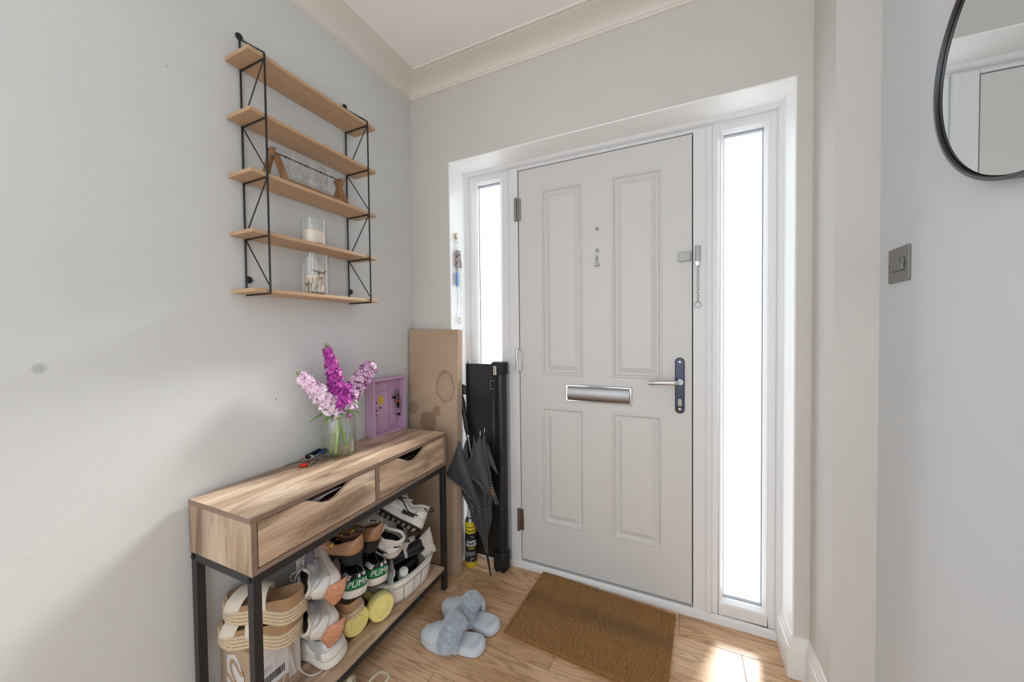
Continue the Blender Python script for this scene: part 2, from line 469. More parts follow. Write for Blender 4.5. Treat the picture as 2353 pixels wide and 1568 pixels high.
# ------------------------------------------------------------------ front door set: frame, sidelights, leaf
D = 0.159
DX1, DX2, DZ0, DZ1 = 0.5528, 1.3468, 0.045, 2.045
def ring(mb, x0, x1, z0, z1, w, y0, y1):
    (wl, wr_, wb_, wt) = w
    mb.box(x0, x0 + wl, y0, y1, z0, z1); mb.box(x1 - wr_, x1, y0, y1, z0, z1)
    mb.box(x0 + wl, x1 - wr_, y0, y1, z1 - wt, z1); mb.box(x0 + wl, x1 - wr_, y0, y1, z0, z0 + wb_)
fr = MB()
fr.box(XO1, 0.2585, D + 0.0, D + 0.09, 0.03, ZO); fr.box(1.641, XO2, D, D + 0.09, 0.03, ZO); fr.box(XO1, XO2, D, D + 0.09, 2.056, ZO)
fr.box(0.497, 0.5488, D - 0.004, D + 0.09, 0.03, 2.06); fr.box(1.3508, 1.4005, D - 0.004, D + 0.09, 0.03, 2.06)
fr.box(0.5488, 1.3508, D - 0.004, D + 0.09, 2.0488, 2.06)
fr.box(0.4945, 0.4985, D - 0.010, D, 0.03, 2.06); fr.box(1.3995, 1.4195, D - 0.010, D + .05, 0.03, 2.06)
fro = struct(fr.build('trim_3', M['upvc'], bevel=0.0025), 'white plastic frame round the front door')
struct(MB().box(0.53, 1.37, D + 0.03, D + 0.08, 0.03, 2.06).build('trim_4', M['gap']))
# quadrant bead round the reveal
qb = MB()
for (a, b) in (((XO1, 0.03), (XO1, ZO)), ((XO2, 0.03), (XO2, ZO))):
    sgn = 1 if a[0] < 1 else -1
    P = [(0, 0), (0.020, 0), (0.019, -0.008), (0.014, -0.015), (0.008, -0.019), (0, -0.020)]
    qb.prism([(a[0] + sgn * px, D + py) for px, py in P], 0.03, ZO, 2)
P = [(0, 0), (0, -0.020), (-0.008, -0.019), (-0.015, -0.014), (-0.019, -0.008), (-0.020, 0)]
qb.prism([(D + b, ZO + a) for a, b in P], XO1, XO2, 0)
struct(qb.build('trim_5', M['upvc'], smooth=30))
# threshold
th = MB().prism([(0.146, 0.0), (0.150, 0.024), (0.158, 0.032), (0.30, 0.036), (0.30, 0.0)], XO1, XO2 - 0.016, 0)
struct(th.build('trim_6', M['upvc'], smooth=30), 'white plastic door sill')

def frosted():
    t = NT('frosted_glass')
    tl = t.node('ShaderNodeBsdfTranslucent'); tl.inputs[0].default_value = (0.76, 0.81, 0.86, 1)
    tr = t.node('ShaderNodeBsdfTransparent'); tr.inputs[0].default_value = (0.95, 0.98, 1, 1)
    mx = t.node('ShaderNodeMixShader'); mx.inputs[0].default_value = 0.50
    gl = t.node('ShaderNodeBsdfGlossy'); gl.inputs['Roughness'].default_value = 0.25
    m2 = t.node('ShaderNodeMixShader'); m2.inputs[0].default_value = 0.03
    t.link(tl.outputs[0], mx.inputs[1]); t.link(tr.outputs[0], mx.inputs[2])
    t.link(mx.outputs[0], m2.inputs[1]); t.link(gl.outputs[0], m2.inputs[2])
    t.link(m2.outputs[0], t.n['Material Output'].inputs[0])
    return t.m
M['frost'] = frosted()
def sidelight(name, fx0, fx1, gx0, gx1, gz0, gz1, label):
    w = struct(bpy.data.objects.new(name, None), label); COL.objects.link(w); w.location = (fx0, D, 0.035)
    ox, oz = fx0, 0.035
    m = MB(); ring(m, 0, fx1 - fx0, 0, 2.056 - oz, (gx0 - fx0 - 0.017, fx1 - gx1 - 0.017, gz0 - oz - 0.017, 2.056 - gz1 - 0.017), 0.0, 0.07)
    m.build('frame', M['upvc'], w, bevel=0.002)
    # sloped glazing bead
    b = MB(); a0, a1, c0, c1 = gx0 - ox, gx1 - ox, gz0 - oz, gz1 - oz; e = 0.017
    o_ = [(a0 - e, c0 - e), (a1 + e, c0 - e), (a1 + e, c1 + e), (a0 - e, c1 + e)]
    h_ = [(a0 - e + .006, c0 - e + .006), (a1 + e - .006, c0 - e + .006), (a1 + e - .006, c1 + e - .006), (a0 - e + .006, c1 + e - .006)]
    i_ = [(a0, c0), (a1, c0), (a1, c1), (a0, c1)]
    vs = [(x, -0.002, z) for x, z in o_] + [(x, -0.001, z) for x, z in h_] + [(x, 0.014, z) for x, z in i_] + [(x, 0.032, z) for x, z in i_]
    fs = [(r * 4 + k, r * 4 + (k + 1) % 4, r * 4 + 4 + (k + 1) % 4, r * 4 + 4 + k) for r in range(3) for k in range(4)]
    b.add(vs, fs); b.build('glazing_bead', M['upvc'], w)
    s = MB(); ring(s, a0, a1, c0, c1, (.0010, .0012, .0004, .0012), 0.0262, 0.0275); s.build('seal', mat('grey_seal', (96, 100, 106), .6), w)
    ring2 = MB(); ring(ring2, a0, a1, c0, c1, (.004, .004, .012, .012), 0.0285, 0.0295); ring2.build('spacer_bar', M['upvc'], w)
    MB().add([(a0 - .005, .028, c0 - .005), (a1 + .005, .028, c0 - .005), (a1 + .005, .028, c1 + .005), (a0 - .005, .028, c1 + .005)], [(0, 1, 2, 3)]).build('pane', M['frost'], w)
    return w
sidelight('window_1', 0.2585, 0.497, 0.3040, 0.4390, 0.090, 2.0225, 'narrow frosted sidelight left of the front door')
sidelight('window_2', 1.4195, 1.641, 1.4625, 1.6005, 0.099, 2.0225, 'narrow frosted sidelight right of the front door')

dr = struct(bpy.data.objects.new('door_1', None), 'white four panel front door'); COL.objects.link(dr); dr.location = (DX1, D, DZ0)
W_, H_ = DX2 - DX1, DZ1 - DZ0
pan = [(0.1205, 0.3315, 0.965, 1.887), (0.4620, 0.6780, 0.965, 1.889), (0.1195, 0.3310, 0.2155, 0.8085), (0.4600, 0.6785, 0.2130, 0.8045)]
pan = [(0.1200, 0.3315, 0.9655, 1.887), (0.4610, 0.6785, 0.9655, 1.887), (0.1200, 0.3315, 0.2150, 0.8060), (0.4610, 0.6785, 0.2150, 0.8060)]
lf = MB()
xs = sorted(set([0, W_] + [q for p in pan for q in p[:2]])); zs = sorted(set([0, H_] + [q for p in pan for q in p[2:]]))
for xa, xb in zip(xs, xs[1:]):
    for za, zb in zip(zs, zs[1:]):
        if any(abs(p[0] - xa) < 1e-6 and abs(p[1] - xb) < 1e-6 and abs(p[2] - za) < 1e-6 and abs(p[3] - zb) < 1e-6 for p in pan): continue
        lf.add([(xa, 0, za), (xb, 0, za), (xb, 0, zb), (xa, 0, zb)], [(0, 1, 2, 3)])
lf.add([(0, 0, 0), (W_, 0, 0), (W_, 0, H_), (0, 0, H_), (0, .044, 0), (W_, .044, 0), (W_, .044, H_), (0, .044, H_)], [(0, 1, 5, 4), (1, 2, 6, 5), (2, 3, 7, 6), (3, 0, 4, 7), (4, 5, 6, 7)])
lf.build('door_leaf', M['doorpaint'], dr)
for p in pan:
    pm = MB(); st = [(0, 0), (0.004, -0.0035), (0.009, -0.0035), (0.014, 0.004), (0.019, 0.0085), (0.024, 0.0088), (0.046, -0.0015), (0.050, -0.002)]
    for (i0, d0), (i1, d1) in zip(st, st[1:]):
        A = [(p[0] + i0, d0, p[2] + i0), (p[1] - i0, d0, p[2] + i0), (p[1] - i0, d0, p[3] - i0), (p[0] + i0, d0, p[3] - i0)]
        B = [(p[0] + i1, d1, p[2] + i1), (p[1] - i1, d1, p[2] + i1), (p[1] - i1, d1, p[3] - i1), (p[0] + i1, d1, p[3] - i1)]
        pm.add(A + B, [(k, (k + 1) % 4, 4 + (k + 1) % 4, 4 + k) for k in range(4)])
    i = st[-1][0]; pm.add([(p[0] + i, -.002, p[2] + i), (p[1] - i, -.002, p[2] + i), (p[1] - i, -.002, p[3] - i), (p[0] + i, -.002, p[3] - i)], [(0, 1, 2, 3)])
    pm.build('panel', M['doorpaint'], dr)
# hinges
for zc_, mt in ((1.851, 'satin'), (1.080, 'chrome'), (0.252, 'chrome_worn')):
    h = MB(); zc_ -= DZ0
    h.box(-0.013, 0.012, -0.007, -0.001, zc_ - 0.055, zc_ + 0.055)
    ho = h.build('hinge', M[mt], dr, bevel=0.0015)
    if mt == 'chrome_worn': ho['label'] = 'rust-speckled hinge'
    k = MB()
    for a, b in ((-0.058, -0.030), (-0.029, 0.029), (0.030, 0.058)): k.lathe([(0.0, zc_ + a - .0008), (0.0075, zc_ + a), (0.0075, zc_ + b), (0.0, zc_ + b + .0008)], 16, (-0.014, -0.010, 0))
    k.build('hinge_knuckle', M[mt], ho, smooth=40)
# letter plate
lb = MB(); lx0, lx1, lz0, lz1 = 0.796 - DX1, 1.1026 - DX1, 0.8885 - DZ0, 0.9685 - DZ0
def rr(x0, x1, z0, z1, r, n=5):
    out = []
    for cx, cz, a0 in ((x1 - r, z1 - r, 0), (x0 + r, z1 - r, 90), (x0 + r, z0 + r, 180), (x1 - r, z0 + r, 270)):
        for k in range(n + 1):
            a = math.radians(a0 + 90 * k / n); out.append((cx + r * math.cos(a), cz + r * math.sin(a)))
    return out
lb.prism(rr(lx0, lx1, lz0, lz1, 0.008), -0.007, 0.001, 1)
lbo = lb.build('letter_plate', M['chrome'], dr, bevel=0.002)
flap = MB()
flap.grid(lambda u, v: (lerp(lx0 + .009, lx1 - .009, u), -0.007 - 0.012 * math.sin(PI * v) ** 0.6, lerp(lz0 + .006, lz1 - .006, v)), 2, 14)
flap.build('letter_flap', M['brushed'] if 'brushed' in M else mat('brushed_chrome', (160, 160, 162), 0.2, 1.0, bump=0.0006, bscale=900), lbo, smooth=60)
# lever handle on a long plate
hp = MB(); px0, px1, pz0, pz1 = 1.2815 - DX1, 1.3180 - DX1, 0.869 - DZ0, 1.108 - DZ0
hp.prism(rr(px0, px1, pz0, pz1, 0.017, 8), -0.009, 0.001, 1)
hpo = hp.build('handle_plate', M['dark_plate'], dr, bevel=0.003)
hz = 1.006 - DZ0; hx = (px0 + px1) / 2
lv = MB(); lv.cyl((hx, -0.030, hz), 0.012, 0.024, 20, 1)
lv.tube(bez([(hx, -0.026, hz), (hx - .004, -0.046, hz), (hx - 0.022, -0.055, hz), (hx - 0.07, -0.056, hz - 0.002), (hx - 0.122, -0.052, hz - 0.006)], 8), [0.0105] * 17 + [0.0098] * 16, 14)
lv.build('lever', M['chrome'], hpo, smooth=50)
for z_ in (pz0 + 0.018, pz1 - 0.018):
    MB().lathe([(0, -0.0105), (0.003, -0.0105), (0.006, -0.0095), (0.007, -0.008)], 16, (hx, 0, z_), 1).build('screw', M['chrome'], hpo, smooth=50)
MB().prism([(hx + a, b + pz0 + 0.048) for a, b in rr(-0.0085, 0.0085, -0.0165, 0.0165, 0.0083, 6)], -0.0105, -0.006, 1).build('key_escutcheon', M['satin'], hpo, bevel=0.001)
# peep holes, thumb turn, chain keeper plate
for z_ in (1.7033, 1.6025):
    MB().lathe([(0, -0.002), (0.004, -0.002), (0.0055, -0.005), (0.0078, -0.005), (0.0085, -0.001), (0.0085, 0.001)], 20, (0.9503 - DX1, 0, z_ - DZ0), 1).build('peephole', M['satin'], dr, smooth=50)
lk = MB(); lk.lathe([(0, -0.006), (0.0075, -0.006), (0.0085, 0)], 18, (0.9490 - DX1, 0, 1.566 - DZ0), 1); lk.box(.9475 - DX1, .9505 - DX1, -.006, 0, 1.54 - DZ0, 1.583 - DZ0); lk.blob((0.9500 - DX1, -0.010, 1.537 - DZ0), 0.0095, 16, 10)
lk.build('viewer_cover', M['chrome'], dr, smooth=50)
ck = MB(); ck.prism(rr(1.2935 - DX1, 1.342 - DX1, 1.518 - DZ0, 1.555 - DZ0, 0.003), -0.008, 0, 1); ck.box(1.337 - DX1, 1.3425 - DX1, -.012, 0, 1.521 - DZ0, 1.556 - DZ0)
ck.build('chain_keeper', M['satin'], dr, bevel=0.001)
# door chain on the frame
ch = thing('door_chain', (1.3675, D - 0.004, 1.571), 'short chrome door chain ending in a ring on the frame right of the door', 'chain')
c_ = MB(); c_.box(-.009, .009, -.010, 0, -.058, .006); c_.build('bracket', M['satin'], ch, bevel=0.002)
MB().lathe([(0, -.014), (.010, -.012), (.012, 0)], 18, (0, 0, -.066), 1).build('swivel', M['chrome'], ch, smooth=50)
for k in range(13):
    z_ = -.078 - k * 0.0118; m = MB(); R_ = Matrix.Rotation(PI / 2 * (k % 2) + 0.5, 3, 'Z')
    m.tube([R_ @ V((0.0042 * math.cos(a), 0, 0.0078 * math.sin(a))) + V((0, -0.006, z_)) for a in [2 * PI * i / 14 for i in range(14)]], 0.0014, 6, True)
    m.build('chain_link', M['chrome'], ch, smooth=60)
MB().tube([(0.012 * math.cos(a), -0.004, -.240 + 0.012 * math.sin(a)) for a in [2 * PI * i / 28 for i in range(28)]], 0.0013, 6, True).build('pull_ring', M['chrome'], ch, smooth=60)
# outside: pale drive and low wall seen as a blur through the frosted panes
struct(MB().box(-8, 10, 0.32, 30, -0.15, -0.10).build('ground', mat('pale_paving', (118, 118, 124), 0.9, var=0.1, vscale=3)))

# ------------------------------------------------------------------ console table
CX, CY0, CY1, CW = 0.0, -1.009, -0.138, 0.291
con = thing('console_table', (0.0125, -1.009, 0), 'rustic wood console table with two drawers on black metal legs against the left wall', 'console table', rot=(0, 0, math.radians(0.8)))
LY = 0.871; TZ = 0.753; BZ = 0.600
MB().box(0, CW, 0, LY, TZ - 0.015, TZ).build('table_top', M['lam_y'], con, bevel=0.0012)
eb = MB(); eb.box(CW - .0002, CW + .0006, 0, LY, TZ - .0148, TZ - .0006); eb.box(0, CW, -.0006, .0002, TZ - .0148, TZ - .0006); eb.box(0, CW, LY - .0002, LY + .0006, TZ - .0148, TZ - .0006)
eb.build('edge_band', M['lam_edge'], con)
for y0 in (0.0, LY - 0.015):
    MB().box(CW - .0002, CW + .0005, y0 + .0004, y0 + .0146, BZ, TZ - 0.015).build('edge_band', M['lam_edge'], con)
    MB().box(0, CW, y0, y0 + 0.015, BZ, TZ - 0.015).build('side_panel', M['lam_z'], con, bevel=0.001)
MB().box(0, CW, 0.015, LY - 0.015, BZ, BZ + 0.013).build('bottom_panel', M['lam_edge'], con, bevel=0.001)
MB().box(0, CW, LY / 2 - 0.0075, LY / 2 + 0.0075, BZ + 0.013, TZ - 0.015).build('divider', M['lam_edge'], con, bevel=0.001)
MB().box(0, 0.006, 0.015, LY - 0.015, BZ + 0.013, TZ - 0.015).build('back_panel', M['lam_edge'], con)
def drawer(y0, y1, c0, c1):
    z0, z1 = BZ + 0.0155, TZ - 0.0175
    d = MB(); d.box(0.02, CW - 0.018, y0 + .006, y0 + .016, z0 + .01, z1 - .03); d.box(0.02, CW - 0.018, y1 - .016, y1 - .006, z0 + .01, z1 - .03)
    d.box(0.02, CW - 0.016, y0 + .006, y1 - .006, z0 + .006, z0 + .010); d.box(0.02, 0.03, y0 + .006, y1 - .006, z0 + .01, z1 - .03)
    do = d.build('drawer', M['lam_edge'], con)
    # front with a scooped hand hold
    n = 28; top = []
    for k in range(n + 1):
        t = k / n; y = lerp(c0, c1, t)
        s = (0.5 - 0.5 * math.cos(2 * PI * t)) ** 0.72
        top.append((y, z1 - 0.037 * s))
    bot = [(y0, z0), (y1, z0)]
    vs = []; fs = []
    cols = [(y0, z1)] + top + [(y1, z1)]
    for x in (CW - 0.016, CW - 0.0015):
        for (y, z) in cols: vs += [(x, y, z0), (x, y, z)]
    N = len(cols)
    for k in range(N - 1):
        a = 2 * k; b = 2 * N + 2 * k
        fs += [(a, a + 2, a + 3, a + 1), (b, b + 1, b + 3, b + 2), (a + 1, a + 3, b + 3, b + 1), (a, b, b + 2, a + 2)]
    fs += [(0, 1, 2 * N + 1, 2 * N), (2 * N - 2, 4 * N - 2, 4 * N - 1, 2 * N - 1)]
    MB().add(vs, fs).build('drawer_front', M['lam_y'], do, bevel=0.001)
drawer(0.0185, LY / 2 - 0.0105, 0.148, 0.330)
drawer(LY / 2 + 0.0105, LY - 0.0185, 0.538, 0.735)
lw = 0.023
for i, (x, y) in enumerate(((0.002, 0.002), (CW - lw - .002, 0.002), (0.002, LY - lw - .002), (CW - lw - .002, LY - lw - .002))):
    lg = MB().box(x, x + lw, y, y + lw, 0.004, BZ - 0.0005).build('leg', M['steel'], con, bevel=0.0015)
    MB().cyl((x + lw / 2, y + lw / 2, 0), 0.010, 0.006, 14).build('foot', M['rubber'], lg)
for z0, z1 in ((BZ - 0.0245, BZ - 0.0005), (0.083, 0.105)):
    for y in (0.002, LY - lw - .002): MB().box(0.002 + lw, CW - lw - .002, y, y + lw, z0, z1).build('rail', M['steel'], con, bevel=0.0015)
    for x in (0.002, CW - lw - .002): MB().box(x, x + lw, 0.002 + lw, LY - lw - .002, z0, z1).build('rail', M['steel'], con, bevel=0.0015)
MB().box(0.003, CW - 0.003, lw + .004, LY - .004 - lw, 0.1055, 0.119).build('lower_shelf', M['lam_y'], con, bevel=0.001)
for y in (0.0015, LY - .0015):
    MB().cyl((CW - .014, y - .003, BZ - .013), 0.007, 0.006, 14, 1).build('bolt', M['rubber'], con)
    MB().cyl((.014, y - .003, BZ - .013), 0.007, 0.006, 14, 1).build('bolt', M['rubber'], con)
SZ = 0.119
# things lying in the drawers
M['letter'] = mat('grey_lilac_paper', (206, 208, 222), 0.6)
M['silver'] = mat('silver_plastic', (170, 172, 180), 0.25, 0.8)
def cm(y, x, z): # console-local (along, out, up) to world
    p = con.matrix_basis if False else Matrix.Translation((0.0125, -1.009, 0)) @ Matrix.Rotation(math.radians(0.8), 4, 'Z')
    return p @ V((x, y, z))
def boxthing(name, c, sx, sy, sz, rot, m, label, cat, bev=0.0008):
    o = MB().box(-sx / 2, sx / 2, -sy / 2, sy / 2, 0, sz).build(name, m, None, bevel=bev)
    o.location = c; o.rotation_euler = rot; return tag(o, label, cat)
def tilt_sheet(name, yc, dz, tilt, m, label, cat, sx=0.12, sy=0.14, th=0.004):
    return boxthing(name, cm(yc, 0.205, 0.676 + dz), sx, sy, th, (0, tilt, 0.05), m, label, cat)
tilt_sheet('envelope', 0.232, 0.018, -0.26, M['letter'], 'grey envelope poking up inside the left drawer', 'envelope')
tilt_sheet('booklet', 0.250, 0.004, -0.20, mat('maroon_card', (88, 30, 45), 0.5), 'maroon booklet under the envelope in the left drawer', 'booklet')
bb_ = MB().tube([(0, -.07, 0), (0, .07, 0)], 0.005, 10); o = bb_.build('pen', M['silver'], None, smooth=50); o.location = cm(0.215, 0.262, 0.706); o.rotation_euler = (0.06, 0, 0.25)
tag(o, 'silver pen lying in the scoop of the left drawer', 'pen')
tilt_sheet('leaflet', 0.640, 0.014, -0.22, mat('dark_print_cover', (52, 62, 58), 0.35, var=0.9, vscale=60), 'dark printed leaflet inside the right drawer', 'leaflet', 0.13, 0.15)

# ------------------------------------------------------------------ wire wall shelf
sh = thing('wall_shelf', (0.0, -0.88, 1.355), 'five tier oak wall shelf on two black wire ladders on the left wall', 'shelf')
YA, YBb = 0.0, 0.502; PD0, PD1 = 0.008, 0.128
tz = [2.087, 1.9055, 1.7225, 1.540, 1.3585]
for z in tz:
    MB().box(PD0, PD1, YA, YBb, z - 1.355, z - 1.355 + 0.012).build('shelf_board', M['oak'], sh, bevel=0.0014, seg=2)
for y in (0.0465, 0.4555):
    w = MB(); r = 0.0030
    zt = 2.103 - 1.355; zb = tz[4] - 1.355 - .004
    w.tube([(0.0055, y, 2.190 - 1.355), (0.0055, y, zb + .004)], r, 8)
    w.tube(bez([(0.0055, y, 2.187 - 1.355), (0.07, y, 2.143 - 1.355), (0.121, y, zt + .006), (0.1305, y, zt - 0.004), (0.1310, y, zt - .03)], 5) + [V((0.131, y, zb)), ], r, 8)
    w.build('upright', M['blackwire'], sh, smooth=60)
    for z in tz:
        MB().tube([(0.0055, y, z - 1.355 - .0025), (0.131, y, z - 1.355 - .0025)], 0.0025, 8).build('cross_wire', M['blackwire'], sh, smooth=60)
    seq = [(tz[0], .127, tz[1] + .012, .0085), (tz[1] - .004, .0085, tz[2] + .02, .127), (tz[2] - .004, .127, tz[3] + .012, .0085), (tz[3] - .004, .0085, tz[4] + .022, .127)]
    for za, xa, zb2, xb in seq:
        MB().tube([(xa, y + .001, za - 1.355), (xb, y + .001, zb2 - 1.355)], 0.0020, 8).build('brace', M['blackwire'], sh, smooth=60)
    for zz in (2.196, 1.409):
        m = MB(); m.tube([(0.003, y + (0.0 if zz > 2 else 0.010) + .0078 * math.cos(a), zz - 1.355 + .0078 * math.sin(a)) for a in [2 * PI * i / 20 for i in range(20)]], 0.0034, 8, True)
        m.cyl((0.001, y + (0 if zz > 2 else 0.010), zz - 1.355), 0.005, 0.004, 14, 0)
        m.build('wall_eyelet', M['blackwire'], sh, smooth=60)

# propagation stand with three hanging glass bulbs
Z3 = tz[2] + .012; ps = thing('propagation_stand', (0.07, -0.645, Z3), 'brown wooden trestle stand holding a black rod on the middle shelf', 'stand')
YS = 0.128
for y, nm in ((-YS, 0), (YS, 1)):
    for sx in (-1, 1):
        m = MB(); m.T = Matrix.Translation((0, y + (0.0085 if sx > 0 else -.0085) * (1 if nm == 0 else -1), 0))
        x0 = 0.046 * sx; x1 = -0.005 * sx; hgt = 0.112 if sx < 0 else 0.100
        dx = (x1 - x0); m.hexa([(x0 - .010, -.008, 0), (x0 + .010, -.008, 0), (x0 + .010, .008, 0), (x0 - .010, .008, 0), (x1 - .010, -.008, hgt), (x1 + .010, -.008, hgt), (x1 + .010, .008, hgt), (x1 - .010, .008, hgt)])
        m.build('leg', M['stand'], ps, bevel=0.001)
    MB().lathe([(0, -.001), (.0028, -.001), (.0028, .013)], 12, (0.004, y - .006, 0.086), 1).build('screw', M['satin'], ps)
MB().box(0.032, 0.046, -YS + .012, YS - .012, 0.0, 0.012).build('bar', M['stand'], ps, bevel=0.001)
MB().box(-0.046, -0.032, -YS + .012, YS - .012, 0.0, 0.012).build('bar', M['stand'], ps, bevel=0.001)
MB().tube([(0, -YS - .018, 0.103), (0, YS + .016, 0.103)], 0.0020, 8).build('rod', M['blackwire'], ps, smooth=60)
for y in (-.088, -.014, .046, .092):
    MB().blob((0, y, 0.103), 0.0036, 10, 8).build('rod_stop', M['blackwire'], ps, smooth=60)
M['glass'] = glass('clear_glass')
for k, y in enumerate((-0.061, 0.011, 0.078)):
    b = thing('glass_bulb', (0.07, -0.645 + y, Z3 + 0.0205), ['clear glass bulb vase nearest the left end of the wooden stand', 'clear glass bulb vase hanging in the middle of the wooden stand', 'clear glass bulb vase at the right end holding a dry twig'][k], 'vase', 'glass bulb vases on the stand')
    R = 0.030 if k < 2 else 0.028
    m = MB(); m.lathe([(0.0, 0.004), (0.010, 0.001), (0.020, 0.006), (R * .93, 0.018), (R, 0.030), (R * .93, 0.042), (0.021, 0.054), (0.0125, 0.063), (0.0115, 0.072), (0.0118, 0.092), (0.0150, 0.097), (0.0158, 0.0985)], 28)
    m.build('bulb', M['glass'], b, smooth=80)
    MB().tube([(0.0155 * math.cos(a), 0.0155 * math.sin(a), 0.0985) for a in [2 * PI * i / 28 for i in range(28)]], 0.0009, 6, True).build('rim', M['glass'], b, smooth=80)
    MB().tube([(0.0, .012, 0.079), (0.0, 0.0125, .067)], 0.0012, 6).build('hook_tab', M['gloss'], b)
tw = MB().tube(bez([(0.074, -0.572, Z3 + .035), (0.068, -0.574, Z3 + .07), (0.070, -0.570, Z3 + .108), (0.062, -0.594, Z3 + .130)], 6), 0.0009, 6)
tag(tw.build('dry_twig', mat('dry_twig', (92, 80, 66), 0.8), None, smooth=60), 'thin dry twig leaning out of the right glass bulb', 'twig')

# glass holders with candles
def holder(name, y, z, r, h, label, xx=0.068):
    t = thing(name, (xx, y, z), label, 'candle holder')
    m = MB(); m.lathe([(0.0, 0.0), (r * .96, 0.0), (r, 0.004), (r, h), (r - .0022, h), (r - .0022, 0.008), (0.0, 0.008)], 40)
    m.build('glass_wall', M['glass'], t, smooth=50); return t
Z4, Z5 = tz[3] + .012, tz[4] + .012
holder('candle_holder', -0.632, Z4, 0.043, 0.096, 'plain clear glass holder with a cream candle on the fourth shelf')
holder('candle_glass', -0.632, Z5, 0.049, 0.150, 'tall clear glass printed with a shaggy highland cow on the bottom shelf')
M['wax'] = mat('cream_wax', (232, 222, 202), 0.55, var=0.05)
ca = MB().lathe([(0.0, 0.0085), (0.036, 0.0085), (0.037, 0.012), (0.037, 0.048), (0.034, 0.056), (0.026, 0.060), (0.0, 0.058)], 32)
cd = ca.build('candle', M['wax'], None, smooth=50); cd.location = (0.068, -0.632, Z4)
tag(cd, 'thick cream pillar candle melted in a clear glass holder', 'candle')
MB().tube([(0, 0, .058), (.001, 0, .066)], 0.001, 6).build('wick', mat('wick', (40, 36, 32), .9), cd)
# the cow print, a decal that follows the glass
cg = bpy.data.objects['candle_glass']
a0 = math.atan2(-0.92, 1.23)
def dec(x, z, o=0.0004): # x metres along the glass to the right seen from the camera, z metres up
    a = a0 + x / 0.049; return V(((0.049 + o) * math.cos(a), (0.049 + o) * math.sin(a), z))
def decal(name, polys, m, o):
    b = MB()
    for poly in polys:
        c = (sum(p[0] for p in poly) / len(poly), sum(p[1] for p in poly) / len(poly))
        n = len(poly); vs = [dec(c[0], c[1], o)] + [dec(*p, o) for p in poly]
        b.add(vs, [(0, 1 + i, 1 + (i + 1) % n) for i in range(n)])
    return b.build(name, m, cg)
M['cowc'] = mat('cream_print', (206, 196, 178), 0.7, var=0.15, vscale=90)
M['cowd'] = mat('dark_brown_print', (84, 72, 60), 0.7); M['cowm'] = mat('mid_brown_print', (140, 124, 104), 0.7)
body = [(-.030, .030), (-.033, .052), (-.028, .068), (-.014, .072), (.004, .068), (.014, .072), (.026, .070), (.032, .056), (.031, .034), (.022, .026), (.0, .030), (-.014, .024)]
legs = [[(-.031, .004), (-.031, .036), (-.020, .036), (-.022, .004)], [(-.021, .004), (-.018, .034), (-.012, .034), (-.015, .004)], [(.010, .004), (.010, .036), (.018, .036), (.016, .004)], [(.021, .004), (.020, .036), (.030, .036), (.028, .004)]]
head = [(.010, .078), (.013, .090), (.022, .094), (.030, .088), (.031, .074), (.027, .062), (.020, .058), (.014, .064)]
decal('cow_body_print', [body, [(p[0], p[1]) for p in head]] + legs, M['cowc'], 0.0005)
rs = random.Random(3); st = []
def stroke(x, z, dx, dz, w=.0007): st.append([(x - w, z), (x + w, z), (x + dx + w * .3, z + dz), (x + dx - w * .3, z + dz)])
for _ in range(70):
    x = rs.uniform(-.032, .030); z = rs.uniform(.030, .066); stroke(x, z, rs.uniform(-.002, .002), -rs.uniform(.006, .014))
for _ in range(26): stroke(rs.uniform(-.030, -.018), rs.uniform(.012, .048), rs.uniform(-.002, .002), -.012, .001)
for _ in range(26): stroke(rs.uniform(.012, .030), rs.uniform(.060, .092), rs.uniform(-.002, .002), -rs.uniform(.006, .012), .0009)
for _ in range(46):
    x = rs.uniform(-.036, .036); stroke(x, .001, rs.uniform(-.004, .004), rs.uniform(.004, .011), .0012)
st += [[(-.014, .0905), (-.0125, .091), (.000, .0835), (.012, .0835), (.012, .0815), (.000, .0815)], [(.028, .084), (.028, .0865), (.036, .083), (.042, .089), (.0435, .088), (.037, .0805)],
       [(.007, .083), (.012, .084), (.014, .074), (.009, .072)], [(.0285, .083), (.033, .082), (.032, .074), (.029, .075)], [(.014, .080), (.018, .081), (.018, .076), (.015, .075)], [(.024, .081), (.028, .080), (.027, .075), (.024, .076)], [(.018, .064), (.025, .064), (.024, .060), (.019, .060)]]
decal('cow_line_print', st[0:70:2] + st[71:140:3] + st[96:122:2], M['cowm'], 0.0007)
decal('cow_line_print', st[1:70:4] + st[70:140:3] + st[122:], M['cowd'], 0.0009)

# ------------------------------------------------------------------ flowers in a jar on the console
VX, VY = 0.084, -0.556
vs_ = thing('flower_jar', (VX, VY, TZ), 'clear glass jar of water holding the flower stems on the console', 'vase')
jr = 0.062
ov = [(0.0, 0.0), (jr * .93, 0.0), (jr, 0.006), (jr * 1.01, 0.03), (jr, 0.125), (jr * .97, 0.142), (jr * .86, 0.158), (jr * .80, 0.168), (jr * .80, 0.184), (jr * .85, 0.188), (jr * .85, 0.192), (jr * .80, 0.193)]
iv = [(r - 0.0028, h) for r, h in ov[::-1][2:-3]] + [(jr * .9, 0.012), (0.0, 0.009)]
M['jar'] = glass('jar_glass', (0.985, 0.995, 0.985, 1), ior=1.5)
MB().lathe(ov + iv, 40).build('jar_wall', M['jar'], vs_, smooth=60)
M['water'] = glass('water', (0.96, 0.985, 0.94, 1), ior=1.33)
MB().lathe([(0, 0.0095), (jr * .89, 0.0125), (jr - .0035, 0.02), (jr - .0035, 0.072), (0, 0.072)], 36).build('water', M['water'], vs_, smooth=30)

